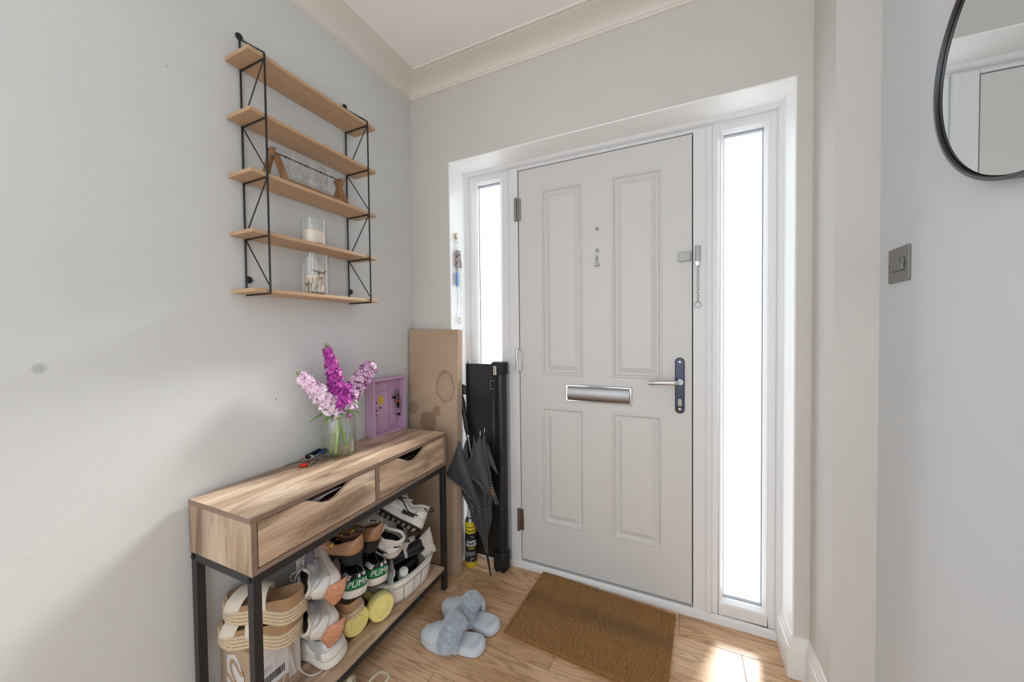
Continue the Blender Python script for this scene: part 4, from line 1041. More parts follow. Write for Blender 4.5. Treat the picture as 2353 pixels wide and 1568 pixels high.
for y in (.0385, -.0385):
    w_ = MB().lathe([(0, -.0058), (.0032, -.0054), (.004, -.004)], 14, (0, y, 0), 0); so = w_.build('screw', M['satin'], sw, smooth=40)
    MB().box(-.0061, -.0056, y - .0005, y + .0005, -.003, .003).build('screw_slot', M['gap'], so)
mi = thing('round_mirror', (XR2 - .0148, -.7215, 1.690), 'round mirror with a thin black frame on the right wall', 'mirror', rot=(0, 0, math.radians(1.4)))
MR = .2315
MB().lathe([(MR, .0100), (MR, -.009), (MR - .001, -.010), (MR - .0055, -.010), (MR - .0062, -.009), (MR - .0062, -.004), (MR - .0062, .0100)], 160, (0, 0, 0), 0, close=True).build('mirror_frame', mat('black_satin_metal', (26, 28, 32), .34, spec=.8), mi, smooth=40)
MB().lathe([(0, -.004), (MR - .0085, -.004), (MR - .0085, .010), (0, .010)], 160, (0, 0, 0), 0).build('mirror_glass', mat('mirror_silver', (226, 230, 230), 0.005, 1.0), mi, smooth=30)

# ------------------------------------------------------------------ doormat
M['coir'] = None
def coir_mat():
    t = NT('coir_fibre'); tc = t.node('ShaderNodeTexCoord'); mp = t.node('ShaderNodeMapping'); t.link(tc.outputs['Object'], mp.inputs[0])
    n1 = t.noise(mp.outputs[0], 5.5, 4, .6); n2 = t.noise(mp.outputs[0], 260, 2, .6)
    c = t.ramp(n2, [(.25, (152, 110, 70)), (.5, (200, 154, 104)), (.78, (226, 188, 138))])
    sp = t.node('ShaderNodeSeparateXYZ'); t.link(tc.outputs['Object'], sp.inputs[0])
    # worn dirty band across the middle of the mat
    ab = t.node('ShaderNodeMath', operation='ABSOLUTE'); ad = t.node('ShaderNodeMath', operation='MULTIPLY_ADD'); ad.inputs[1].default_value = .16
    sb_ = t.node('ShaderNodeMath', operation='ADD'); sb_.inputs[1].default_value = -.035; t.link(sp.outputs['Y'], sb_.inputs[0]); t.link(sb_.outputs[0], ab.inputs[0]); t.link(n1, ad.inputs[0]); t.link(ab.outputs[0], ad.inputs[2])
    dk = t.ramp(ad.outputs[0], [(.065, (.5, .5, .5, 1)), (.15, (0, 0, 0, 1))])
    c = t.mix(dk, c, s2l((120, 104, 86))); t.link(c, t.b.inputs['Base Color']); t.b.inputs['Roughness'].default_value = .8; t.b.inputs['Specular IOR Level'].default_value = .15; return t.m
M['coir'] = coir_mat()
mt_ = thing('doormat', (.966, -.0735, 0), 'brown coir doormat lying on the oak floor before the door', 'doormat', rot=(0, 0, math.radians(-3.4)))
MX, MY = .303, .205
rs = random.Random(21)
def edge(n, a, b, ax): return [(lerp(a[0], b[0], k / n) + (rs.uniform(-.003, .003) if ax == 0 else 0), lerp(a[1], b[1], k / n) + (rs.uniform(-.003, .003) if ax == 1 else 0)) for k in range(n)]
MB().box(-MX, MX, -MY, MY, 0.0005, .006).build('backing', mat('mat_backing', (150, 110, 68), .9), mt_)
vs = []; fs = []
for k in range(100000):
    x = rs.uniform(-MX, MX); y = rs.uniform(-MY, MY)
    if k % 9 == 0: x = (MX if k % 2 else -MX) * rs.uniform(.985, 1.0)
    elif k % 9 == 1: y = (MY if k % 2 else -MY) * rs.uniform(.985, 1.0)
    h = rs.uniform(.010, .019); a = rs.uniform(0, 2 * PI); b = rs.uniform(0, 2 * PI); l = rs.uniform(.003, .012); w = rs.uniform(.0005, .0010)
    ca, sa = math.cos(a) * w, math.sin(a) * w; i = len(vs)
    vs += [(x - ca, y - sa, .004), (x + ca, y + sa, .004), (x + l * math.cos(b), y + l * math.sin(b), h)]; fs.append((i, i + 1, i + 2))
me = bpy.data.meshes.new('coir_pile'); me.from_pydata(vs, [], fs); po = link('coir_pile', me, M['coir'], mt_); po['kind'] = 'stuff'

# ------------------------------------------------------------------ shoe kit
class Shoe:
    # local axes: x heel->toe, y left, z up
    def __init__(s, L, W, H, th, sole, toe_w=.78, heel_w=.74, spring=.012, heel_up=.0, toe_round=.30, sup=.8):
        s.L, s.W = L, W; s.H = prof(H); s.th = prof(th); s.sole = prof(sole)
        s.wp = prof([(0, heel_w), (.20, heel_w), (.42, .74), (.70, 1.0), (1.0, toe_w)]); s.tr = toe_round; s.spring = spring; s.hu = heel_up; s.sup = sup
    def w(s, t):
        k = 1.0
        if t < .16: k = math.sqrt(max(0, 1 - (1 - t / .16) ** 2))
        if t > 1 - s.tr: k = min(k, (max(0, 1 - ((t - 1 + s.tr) / s.tr) ** 2.3)) ** .5)
        return s.W / 2 * s.wp(t) * k
    def zb(s, t): return s.spring * max(0, (t - .68) / .32) ** 2 * 1.0 + s.hu * (1 - sm(t / .55)) + .006 * max(0, (.10 - t) / .10) ** 2
    def yc(s, t): return 0.010 * s.W / .1 * math.sin(PI * t) * 0
    def P(s, d, q, off=0.0):
        # d in [-1,1] wraps from toe round the heel to the toe, q in [0,1] from the sole up to the collar or ridge
        u = min(abs(d), 1.0); t = (1 - math.cos(PI * u)) / 2; sg = 1 if d >= 0 else -1
        tm = math.radians(s.th(t)); a = q * tm
        f = max(0, math.cos(a)) ** s.sup; g = math.sin(a) / math.sin(tm)
        lean = -.05 * q * (1 - sm(t / .12))
        return V((s.L * t - s.L * lean * .6, sg * s.w(t) * f, s.zb(t) + s.sole(t) + s.H(t) * g))
    def PN(s, d, q, off):
        e = 1e-3; p = s.P(d, q)
        a = s.P(min(1, d + e), q) - s.P(max(-1, d - e), q); b = s.P(d, min(1, q + e)) - s.P(d, max(0, q - e)); n = a.cross(b)
        if n.length < 1e-12: return p
        return p + n.normalized() * (-off if n.dot(p - V((s.L * .5, 0, s.H(.5) * .5))) < 0 else off)
    def upper(s, m, parent, name='upper', nd=65, nq=9, solid=.003, q0=0.0, q1=1.0):
        mb = MB().grid(lambda u, v: s.P(2 * u - 1, lerp(q0, q1, v)), nd, nq); return mb.build(name, m, parent, smooth=70, solid=solid, off=0)
    def patch(s, name, m, parent, d0, d1, q0, q1, off=.0022, nd=20, nq=6, solid=.0016):
        f0 = q0 if callable(q0) else (lambda u: q0); f1 = q1 if callable(q1) else (lambda u: q1)
        mb = MB().grid(lambda u, v: s.PN(lerp(d0, d1, u), lerp(f0(u), f1(u), v), off), nd, nq); return mb.build(name, m, parent, smooth=70, solid=solid, off=0)
    def outline(s, off, n=28):
        out = []
        for k in range(n + 1):
            t = (1 - math.cos(PI * k / n)) / 2; out.append((s.L * t, s.w(t), t))
        pts = [(x, y, t) for x, y, t in out] + [(x, -y, t) for x, y, t in out[::-1][1:-1]]
        res = []; N = len(pts)
        for i, (x, y, t) in enumerate(pts):
            a = pts[i - 1]; b = pts[(i + 1) % N]; nx, ny = (b[1] - a[1]), -(b[0] - a[0]); l = math.hypot(nx, ny) or 1
            sx = -1 if (nx * (x - s.L / 2) + ny * y) < 0 else 1
            res.append((x + sx * nx / l * off, y + sx * ny / l * off, t))
        return res
    def slab(s, name, m, parent, layers, solid=None, smooth=45):
        # layers: list of (outline offset, height function of t); the ends are closed
        mb = MB(); n = None
        for off, hf in layers:
            o = s.outline(off); n = len(o); mb.v += [(x, y, hf(t)) for x, y, t in o]
        for r in range(len(layers) - 1):
            for k in range(n): mb.f.append((r * n + k, r * n + (k + 1) % n, (r + 1) * n + (k + 1) % n, (r + 1) * n + k))
        h = (n + 2) // 2
        for base in (0, (len(layers) - 1) * n):
            for k in range(h - 1):
                a, b, c, d_ = base + k, base + k + 1, base + (n - k - 1) % n if k else base, base + (n - k) % n
                q = [base + k, base + k + 1, base + (n - k - 1) % n, base + (n - k) % n]; q2 = []
                for i in q:
                    if i not in q2: q2.append(i)
                if len(q2) > 2: mb.f.append(tuple(q2))
        return mb.build(name, m, parent, smooth=smooth)
    def insole(s, m, parent, h=.004, off=-.006, name='insole'):
        return s.slab(name, m, parent, [(off, lambda t: s.zb(t) + s.sole(t) * .5), (off, lambda t: s.zb(t) + s.sole(t) + h)])
    def laces(s, m, parent, t0, t1, n, q=.86, rise=.006, r=.0018, bow=True, seed=1):
        rs = random.Random(seed)
        us = [math.acos(1 - 2 * lerp(t0, t1, k / (n - 1))) / PI for k in range(n)]
        for k, u in enumerate(us):
            a = s.PN(u, q, .002); b = s.PN(-u, q, .002); c = (a + b) / 2 + V((.002, 0, rise))
            MB().tube(bez([a, c, b], 6), r, 6).build('lace', m, parent, smooth=60)
            if k + 1 < n:
                b2 = s.PN(-us[k + 1], q, .002); c2 = (a + b2) / 2 + V((0, 0, rise + .003)); MB().tube(bez([a, c2, b2], 6), r, 6).build('lace', m, parent, smooth=60)
        if bow:
            o = (s.PN(us[0], q, .003) + s.PN(-us[0], q, .003)) / 2 + V((0, 0, rise + .004))
            for sg in (-1, 1):
                MB().tube(bez([o, o + V((.008, .020 * sg, .010)), o + V((.0, .036 * sg, .002)), o + V((-.008, .022 * sg, -.002)), o], 6), r, 6).build('lace_loop', m, parent, smooth=60)
                MB().tube(bez([o, o + V((.012, .018 * sg, .002)), o + V((.030 + rs.uniform(-.01, .01), .034 * sg, -.012)), o + V((.044, .044 * sg, -.030))], 6), r, 6).build('lace_end', m, parent, smooth=60)
        return us
    def tongue(s, m, parent, t0, t1, w, lift, name='tongue'):
        def fn(u, v):
            t = lerp(t0, t1, u); uu = math.acos(1 - 2 * t) / PI; tm = math.radians(s.th(t)); z = s.zb(t) + s.sole(t) + s.H(t)
            return V((s.L * t, w * (v - .5) * (1 - .25 * u), z - .004 + lift * (1 - u) ** 2 - .010 * (2 * v - 1) ** 2))
        return MB().grid(fn, 10, 7).build(name, m, parent, smooth=70, solid=.005, off=0)
def place(o, heel, toe, roll=0.0, up=(0, 0, 1)):
    x = (V(toe) - V(heel)).normalized(); y = V(up).cross(x).normalized(); z = x.cross(y)
    Rm = Matrix.Rotation(math.radians(roll), 3, x); y = Rm @ y; z = Rm @ z
    o.matrix_world = Matrix(((x.x, y.x, z.x, heel[0]), (x.y, y.y, z.y, heel[1]), (x.z, y.z, z.z, heel[2]), (0, 0, 0, 1)))

M['sneak'] = mat('cream_sneaker_leather', (206, 200, 192), .5, var=.06, vscale=20, bump=.0002, bscale=400)
M['sneakw'] = mat('white_sneaker_leather', (222, 220, 217), .42, var=.05, vscale=25)
M['lilac'] = mat('lilac_grey_mesh', (158, 148, 160), .7, bump=.0004, bscale=900)
M['copper'] = mat('copper_rubber', (196, 140, 110), .4, .1, var=.2, vscale=60)
M['dark_in'] = mat('dark_lining', (30, 29, 31), .85)
M['grey_in'] = mat('grey_lining', (84, 82, 78), .85)
M['lace'] = mat('off_white_lace', (208, 202, 192), .7)
M['blk'] = mat('black_leather', (26, 26, 28), .38)
M['blkr'] = mat('black_rubber_sole', (30, 30, 32), .6)
M['green'] = mat('green_leather', (34, 120, 78), .4)
M['midsole'] = mat('white_midsole', (224, 219, 212), .5, var=.05)
M['silver_p'] = mat('silver_leather', (205, 208, 210), .28, .35)
M['tan'] = mat('tan_leather', (158, 116, 86), .36, var=.12, vscale=14, coat=.2)
M['gold'] = mat('gold_chain', (214, 170, 70), .22, 1.0)

def chunky(name, label, group, heel, toe, roll, seed, inner, panel=True):
    t = thing(name, (0, 0, 0), label, 'shoe', group); L = (V(toe) - V(heel)).length
    s = Shoe(L, .098, [(0, .062), (.12, .066), (.30, .052), (.42, .060), (.62, .050), (.85, .034), (1, .014)], [(0, 70), (.10, 62), (.36, 58), (.43, 70), (.50, 90), (1, 90)], [(0, .040), (.3, .034), (.7, .026), (1, .018)], spring=.016)
    s.upper(M['sneak'], t); s.insole(inner, t)
    s.slab('midsole', M['midsole'], t, [(.000, lambda q: s.zb(q) + .007), (.006, lambda q: s.zb(q) + .010), (.007, lambda q: s.zb(q) + s.sole(q) * .6), (.003, lambda q: s.zb(q) + s.sole(q) + .004), (-.002, lambda q: s.zb(q) + s.sole(q) + .003)])
    s.slab('outsole', M['copper'], t, [(-.004, lambda q: s.zb(q)), (.002, lambda q: s.zb(q) + .002), (.003, lambda q: s.zb(q) + .008)])
    # copper heel block with studs
    def hp_(u, v): return V((lerp(-.022, .010, v) + .020 * (2 * u - 1) ** 2 * (1 - v) - .004 * math.sin(PI * v), (2 * u - 1) * lerp(.048, .006, v), .000 + v * .062))
    m = MB(); m.grid(hp_, 12, 9)
    hb = m.build('heel_panel', M['copper'], t, smooth=60, solid=.010, off=0)
    for r in range(4):
        n_ = 4 - r
        for c in range(n_):
            q = hp_(.5 + ((c - (n_ - 1) / 2) / max(1, n_)) * .86, .10 + r * .235); q.x -= .0055
            MB().blob(q, (.0030, .0048, .0034), 8, 6).build('stud', M['copper'], hb, smooth=60)
    s.patch('toe_cap', M['sneakw'], t, .66, 1.0, 0, lambda u: .75, .002); s.patch('toe_cap', M['sneakw'], t, -.66, -1.0, 0, lambda u: .75, .002)
    for sg in (-1, 1):
        s.patch('side_panel', M['lilac'], t, sg * .36, sg * .64, .30, lambda u: .45 + .5 * u, .002)
        s.patch('swoop', M['silver_p'], t, sg * .10, sg * .50, lambda u: .62 - .5 * u, lambda u: .92 - .55 * u, .0035)
        s.patch('heel_overlay', M['sneakw'], t, sg * 0, sg * .22, .05, lambda u: .75 - .4 * u, .0028)
    MB().tube([s.P(-1 + 2 * k / 60, 1) for k in range(61) if abs(-1 + 2 * k / 60) < .47], .0055, 8).build('collar', M['sneak'], t, smooth=60)
    s.tongue(M['lilac'], t, .40, .70, .052, .022); s.laces(M['lace'], t, .50, .72, 4, .80, .004, seed=seed)
    place(t, heel, toe, roll); return t

def court(name, label, group, heel, toe, roll):
    t = thing(name, (0, 0, 0), label, 'shoe', group); L = (V(toe) - V(heel)).length
    s = Shoe(L, .098, [(0, .058), (.14, .052), (.32, .040), (.44, .052), (.65, .046), (.88, .032), (1, .012)], [(0, 74), (.10, 64), (.38, 60), (.44, 74), (.50, 90), (1, 90)], [(0, .032), (.5, .026), (1, .020)], heel_w=.82)
    s.upper(M['blk'], t); s.insole(M['dark_in'], t)
    s.slab('midsole', M['midsole'], t, [(.002, lambda q: s.zb(q) + .005), (.005, lambda q: s.zb(q) + .008), (.0055, lambda q: s.zb(q) + s.sole(q) - .002), (.002, lambda q: s.zb(q) + s.sole(q) + .004), (-.003, lambda q: s.zb(q) + s.sole(q) + .003)])
    s.slab('outsole', M['blkr'], t, [(-.002, lambda q: s.zb(q)), (.0035, lambda q: s.zb(q) + .001), (.0035, lambda q: s.zb(q) + .0065)])
    hp_ = s.patch('heel_tab', M['green'], t, -.26, .26, .06, lambda u: .62 - .10 * abs(2 * u - 1), .0028, 28)
    # wrapped lettering
    zc = s.sole(0) + s.H(0) * .30
    ds = [i / 400 for i in range(161)]; acc = [0]
    for a, b in zip(ds, ds[1:]): acc.append(acc[-1] + (s.P(b, .34) - s.P(a, .34)).length)
    def dofx(x):
        ax = abs(x)
        for i in range(len(acc) - 1):
            if acc[i + 1] >= ax: return math.copysign(lerp(ds[i], ds[i + 1], (ax - acc[i]) / max(1e-9, acc[i + 1] - acc[i])), x)
        return math.copysign(ds[-1], x)
    def fn(c): # text x runs to the right seen from behind the heel (towards -y)
        return s.PN(dofx(-.002 - c.x), .34 + c.y / .062, .0047 + c.z)
    text('heel_lettering', 'PUMA', .0275, M.setdefault('shoeprint', mat('white_shoe_print', (232, 234, 230), .5)), hp_, None, .0004, 0.0, fn=fn)
    s.patch('collar_panel', M['sneakw'], t, -.30, -.10, .66, lambda u: .90, .0024); s.patch('collar_panel', M['sneakw'], t, .16, .36, .60, lambda u: .92, .0024)
    for sg in (-1, 1): s.patch('form_stripe', M['sneakw'], t, sg * .30, sg * .62, lambda u: .10 + .2 * u, lambda u: .30 + .45 * u, .0022)
    MB().tube([s.P(-1 + 2 * k / 60, 1) for k in range(61) if abs(-1 + 2 * k / 60) < .47], .0036, 8).build('collar', M['blk'], t, smooth=60)
    MB().box(-.003, .002, -.004, .004, s.sole(0) + .055, s.sole(0) + .066).build('pull_tab', M['sneakw'], t, bevel=.001)
    s.tongue(M['blk'], t, .36, .70, .050, .018); s.laces(M['lace'], t, .48, .72, 4, .82, .004, r=.0022, bow=False)
    place(t, heel, toe, roll); return t

def runner(name, label, group, heel, toe, roll, seed=1):
    t = thing(name, (0, 0, 0), label, 'shoe', group); L = (V(toe) - V(heel)).length
    s = Shoe(L, .100, [(0, .066), (.13, .064), (.32, .048), (.44, .062), (.64, .052), (.86, .036), (1, .014)], [(0, 70), (.10, 62), (.37, 58), (.43, 70), (.50, 90), (1, 90)], [(0, .036), (.4, .030), (1, .020)], spring=.020, heel_w=.84)
    s.upper(M['sneak'], t); s.insole(M['dark_in'], t)
    s.slab('midsole', M['midsole'], t, [(.001, lambda q: s.zb(q) + .006), (.006, lambda q: s.zb(q) + .010), (.007, lambda q: s.zb(q) + s.sole(q) * .55), (.004, lambda q: s.zb(q) + s.sole(q) + .003), (-.003, lambda q: s.zb(q) + s.sole(q) + .002)])
    s.slab('outsole', M['blkr'], t, [(-.003, lambda q: s.zb(q)), (.003, lambda q: s.zb(q) + .001), (.004, lambda q: s.zb(q) + .0075)])
    m = MB()
    for k in range(9):
        for j in (-1, 1): m.box(.02 + k * L * .10, .02 + k * L * .10 + .014, j * .018 - .012, j * .018 + .012, -.0025, .004)
    m.build('tread', M['sneak'], t)
    s.patch('toe_cap', M['sneakw'], t, .68, 1.0, 0, .7, .002); s.patch('toe_cap', M['sneakw'], t, -.68, -1.0, 0, .7, .002)
    s.patch('heel_counter', M['sneakw'], t, -.30, .30, .08, lambda u: .70 - .25 * abs(2 * u - 1), .0026, 28)
    for sg in (-1, 1):
        s.patch('side_overlay', M['sneakw'], t, sg * .34, sg * .62, lambda u: .05 + .05 * u, lambda u: .55 + .4 * u, .0022)
        s.patch('black_line', M['blk'], t, sg * .26, sg * .58, lambda u: .12 + .66 * u * u, lambda u: .19 + .66 * u * u, .0040)
        s.patch('black_line', M['blk'], t, sg * .08, sg * .22, lambda u: .50 + .2 * u, lambda u: .55 + .22 * u, .0040)
        s.patch('black_sole_patch', M['blk'], t, sg * .30, sg * .46, -.02, .20, .0062)
    s.patch('heel_mark', M['blk'], t, -.05, .05, .50, .62, .0042, 8)
    MB().tube([s.P(-1 + 2 * k / 60, 1) for k in range(61) if abs(-1 + 2 * k / 60) < .47], .006, 8).build('collar', M['sneak'], t, smooth=60)
    s.tongue(M['sneak'], t, .36, .70, .056, .026); s.laces(M['lace'], t, .48, .72, 5, .80, .005, seed=seed)
    MB().tube(bez([V((-.002, 0, s.sole(0) + s.H(0) * .86)), V((-.016, 0, s.sole(0) + s.H(0) * 1.0)), V((-.012, 0, s.sole(0) + s.H(0) * 1.16)), V((.004, 0, s.sole(0) + s.H(0) * 1.04))], 5), .0028, 8).build('pull_loop', M['blk'], t, smooth=60)
    place(t, heel, toe, roll); return t

def loafer(name, label, group, heel, toe, roll):
    t = thing(name, (0, 0, 0), label, 'shoe', group); L = (V(toe) - V(heel)).length
    s = Shoe(L, .084, [(0, .060), (.15, .050), (.40, .036), (.50, .040), (.60, .040), (.85, .030), (1, .012)], [(0, 74), (.12, 62), (.44, 56), (.52, 70), (.58, 90), (1, 90)], [(0, .010), (1, .008)], heel_up=.034, heel_w=.80, toe_w=.7, sup=.7)
    s.upper(M['tan'], t, solid=.0022); s.insole(M['dark_in'], t, .002, -.004)
    s.slab('sole', M['blkr'], t, [(.000, lambda q: s.zb(q) - .001), (.0035, lambda q: s.zb(q)), (.0035, lambda q: s.zb(q) + .006), (-.002, lambda q: s.zb(q) + .010)])
    m = MB(); n = 22; a = [(.066 - .070 * math.cos(x), .036 * math.sin(x)) for x in [PI * 1.5 * 0 + PI * k / n * 0 for k in range(0)]]
    o = [(x, y) for x, y, q in s.outline(.001) if q < .26]; o.sort(key=lambda p: math.atan2(p[1], p[0] - .03))
    m.prism([(x, y) for x, y in o], 0.0, .036); m.build('heel_block', M['blkr'], t, bevel=.002)
    # apron seam, strap and chain
    s.patch('saddle_strap', M['tan'], t, .44, .52, .55, 1.0, .002); s.patch('saddle_strap', M['tan'], t, -.44, -.52, .55, 1.0, .002)
    u = .470
    pts = [s.PN(u, .62 + .38 * k / 8, .004) for k in range(9)] + [s.PN(-u, 1 - .38 * k / 8, .004) for k in range(1, 9)]
    for k in range(len(pts) - 1):
        c = (pts[k] + pts[k + 1]) / 2; dd = (pts[k + 1] - pts[k]).normalized(); up_ = V((1, 0, 0)) if k % 2 else dd.cross(V((1, 0, 0))).normalized()
        MB().tube([c + dd * .0056 * math.cos(a) + up_ * .0036 * math.sin(a) for a in [2 * PI * i / 12 for i in range(12)]], .0013, 6, True).build('chain_link', M['gold'], t, smooth=60)
    place(t, heel, toe, roll); return t

# espadrille platform sandals
def jute_mat():
    t = NT('jute_rope'); v = t.coords((1, 1, 1)); n = t.noise(v, 320, 3, .6); c = t.ramp(n, [(.3, (176, 154, 122)), (.7, (224, 206, 176))])
    t.link(c, t.b.inputs['Base Color']); t.b.inputs['Roughness'].default_value = .85; t.bump(n, .0005); return t.m
M['jute'] = jute_mat(); M['suede'] = mat('tan_suede', (162, 126, 90), .9, var=.12, vscale=18, bump=.0003, bscale=500, sheen=.3)
M['strap'] = mat('cream_canvas', (212, 202, 188), .75, var=.06, vscale=30, bump=.0003, bscale=700)
M['fringe'] = mat('pale_fringe', (222, 212, 194), .9)
def espadrille(name, label, group, heel, toe, roll, straps=True, plat=.040, W=.105):
    t = thing(name, (0, 0, 0), label, 'sandal', group); L = (V(toe) - V(heel)).length
    s = Shoe(L, W, [(0, .016), (.5, .010), (1, .014)], [(0, 90), (1, 90)], [(0, plat), (1, plat)], heel_w=.84, toe_w=.86, spring=.006, toe_round=.34)
    zt = lambda q: s.zb(q) + plat
    s.slab('platform', M['jute'], t, [(-.004, lambda q: s.zb(q)), (.001, lambda q: s.zb(q) + .002), (.001, lambda q: zt(q)), (-.005, lambda q: zt(q) + .002)])
    nrope = max(2, int(plat / .0088))
    for k in range(nrope):
        o = s.outline(.0012); MB().tube([(x, y, s.zb(q) + .0045 + (plat - .008) * k / (nrope - 1)) for x, y, q in o], .0047, 8, True).build('jute_rope', M['jute'], t, smooth=60)
    rs = random.Random(5); vs = []; fs = []; o = s.outline(.003)
    for k in range(len(o)):
        for j in range(16):
            a = o[k]; b = o[(k + 1) % len(o)]; q = rs.random(); x, y = lerp(a[0], b[0], q), lerp(a[1], b[1], q); z = s.zb(a[2]) + rs.uniform(0, .004); i = len(vs); l = rs.uniform(.002, .006); an = math.atan2(y, x - L / 2) + rs.uniform(-.6, .6)
            vs += [(x, y, z - .0006), (x, y, z + .0008), (x + l * math.cos(an), y + l * math.sin(an), z - rs.uniform(0, .003))]; fs.append((i, i + 1, i + 2))
    me = bpy.data.meshes.new('fringe'); me.from_pydata(vs, [], fs); fo = link('fringe', me, M['fringe'], t); fo['kind'] = 'stuff'
    # cupped suede footbed
    rim = lambda q: .022 * (1 - sm((q - .10) / .40)) + .012 + .004 * sm((q - .8) / .2)
    lay = [(-.003, lambda q: zt(q) - .002), (-.001, lambda q: zt(q) + .004), (-.002, lambda q: zt(q) + rim(q) * .75), (-.006, lambda q: zt(q) + rim(q)), (-.010, lambda q: zt(q) + rim(q) * .85), (-.020, lambda q: zt(q) + rim(q) * .35 + .002), (-.030, lambda q: zt(q) + .006)]
    s.slab('footbed', M['suede'], t, lay)
    if straps:
        for (ta, tb, lean) in ((.42, .60, .16), (.60, .80, -.14)):
            def fn(u, v, ta=ta, tb=tb, lean=lean):
                q = lerp(ta, tb, u); w = s.w(q) + .002; a = PI * v; x = s.L * (q + lean * (v - .5)); return V((x, w * math.cos(a) * 1.02, zt(q) - .010 + (.058 if ta < .5 else .048) * max(0, math.sin(a)) ** .75))
            so = MB().grid(fn, 8, 20).build('strap', M['strap'], t, smooth=70, solid=.003, off=0)
            for uu in (.04, .96):
                pts = [fn(uu, k / 19) for k in range(20)]; MB().tube(pts, .0021, 6).build('strap_edge', M['strap'], so, smooth=60)
    place(t, heel, toe, roll); return t

GA = 'cream and copper sneakers in the pile'
espadrille('platform_sandal', 'tan suede espadrille sandal with cream straps, lower one resting on the parcel', 'espadrille platform sandals on the parcel', (.236, -.842, .2935), (.012, -.932, .2945), 0)
espadrille('platform_sandal', 'tan suede espadrille sandal with cream straps, topmost of the stack under the console', 'espadrille platform sandals on the parcel', (.246, -.834, .362), (.018, -.920, .366), 0)
chunky('sneaker', 'cream sneaker with copper studded heel leaning on its side high in the pile', GA, (.276, -.724, .376), (.055, -.665, .432), -66, 1, M['dark_in'])
chunky('sneaker', 'cream sneaker with copper studded heel and grey lining, lower one behind the parcel', GA, (.276, -.738, .248), (.050, -.685, .302), -58, 2, M['grey_in'])
def whitelow():
    t = thing('sneaker', (0, 0, 0), 'white silver sneaker with trailing lace at the bottom of the pile', 'shoe'); 
    s = Shoe(.25, .098, [(0, .056), (.14, .056), (.32, .044), (.44, .056), (.64, .048), (.86, .034), (1, .014)], [(0, 70), (.10, 62), (.37, 58), (.43, 70), (.50, 90), (1, 90)], [(0, .030), (.4, .026), (1, .020)], heel_w=.88)
    s.upper(M['silver_p'], t); s.insole(M['grey_in'], t)
    s.slab('midsole', M['midsole'], t, [(-.002, lambda q: s.zb(q)), (.005, lambda q: s.zb(q) + .003), (.006, lambda q: s.zb(q) + s.sole(q) * .7), (.002, lambda q: s.zb(q) + s.sole(q) + .004), (-.003, lambda q: s.zb(q) + s.sole(q) + .002)])
    s.patch('heel_counter', M['sneakw'], t, -.26, .26, .0, lambda u: .45, .0026, 24)
    for sg in (-1, 1): s.patch('side_panel', M['sneakw'], t, sg * .34, sg * .66, .0, lambda u: .40 + .4 * u, .002)
    MB().tube([s.P(-1 + 2 * k / 60, 1) for k in range(61) if abs(-1 + 2 * k / 60) < .47], .006, 8).build('collar', M['silver_p'], t, smooth=60)
    s.tongue(M['sneak'], t, .36, .70, .054, .022); s.laces(M['lace'], t, .48, .72, 4, .80, .005, seed=3)
    place(t, (.266, -.712, SZ + .009), (.020, -.738, SZ + .009), -10)
    lc = MB().tube(bez([(.110, -.775, .185), (.150, -.790, .160), (.176, -.796, .128), (.215, -.792, .1215), (.236, -.768, .1215), (.226, -.748, .1225)], 8), .0019, 8)
    lo = lc.build('trailing_lace', M['lace'], None, smooth=60); lo.parent = t; bpy.context.view_layer.update(); lo.matrix_parent_inverse = t.matrix_world.inverted()
whitelow()
GB = 'tan block heel loafers'
loafer('loafer', 'tan leather block heel loafer with gold chain, left one on top of the pile', GB, (.266, -.630, .412), (.050, -.672, .464), -6)
loafer('loafer', 'tan leather block heel loafer, right one behind the left loafer', GB, (.254, -.545, .400), (.040, -.596, .466), 8)
GC = 'black and green court trainers'
court('trainer', 'black trainer with white sole and green lettered heel, left of the pair', GC, (.270, -.650, .292), (.065, -.560, .330), 3)
court('trainer', 'black trainer with white sole and green lettered heel, right of the pair', GC, (.270, -.548, .272), (.060, -.465, .318), 3)
espadrille('espadrille_shoe', 'low beige jute soled sandal squashed under the black trainers', None, (.275, -.648, .236), (.050, -.650, .252), -4, False, .020, .092)
GD = 'white running shoes with black soles'
runner('running_shoe', 'white running shoe with black lining lying beside the tan loafers', GD, (.262, -.430, .335), (.060, -.530, .452), -30, 4)
runner('running_shoe', 'white running shoe with black sole propped at the back above the basket', GD, (.262, -.305, .352), (.070, -.405, .470), 42, 5)

# yellow dumbbells
M['dby'] = mat('yellow_vinyl', (244, 232, 152), .45, bump=.0003, bscale=500)
def dumbbell(label, c, ang, R=.0385):
    t = thing('dumbbell', c, label, 'dumbbell', 'yellow dumbbells on the lower shelf', rot=(0, 0, ang))
    hw = .040
    for x0, sg in ((.0, 1), (-.150, -1)):
        m = MB(); p_ = [(0, 0), (R * .94, 0), (R, .005), (R, hw - .006), (R * .92, hw), (R * .58, hw + .0012), (R * .56, hw - .001), (R * .50, hw - .001), (R * .47, hw + .003), (R * .25, hw + .005), (0, hw + .0055)]
        if sg < 0: p_ = [(r, -h) for r, h in p_]
        m.lathe([(r, x0 + h) for r, h in p_], 36, (0, 0, 0), 0); ho = m.build('weight_head', M['dby'], t, smooth=40)
        if sg > 0:
            for k in range(9):
                a = PI / 2 + (k - 4) * .20; m = MB(); m.box(-.0003, .0008, -.0008, .0008, -.004, .004); m.T = None
                o = m.build('embossed_mark', M['dby'], ho); o.location = (hw + .0006, R * .74 * math.cos(a), R * .74 * math.sin(a)); o.rotation_euler = (a - PI / 2, 0, 0)
    MB().tube([(-.152, 0, 0), (.002, 0, 0)], .0145, 18).build('grip', M['dby'], t, smooth=50)
    return t
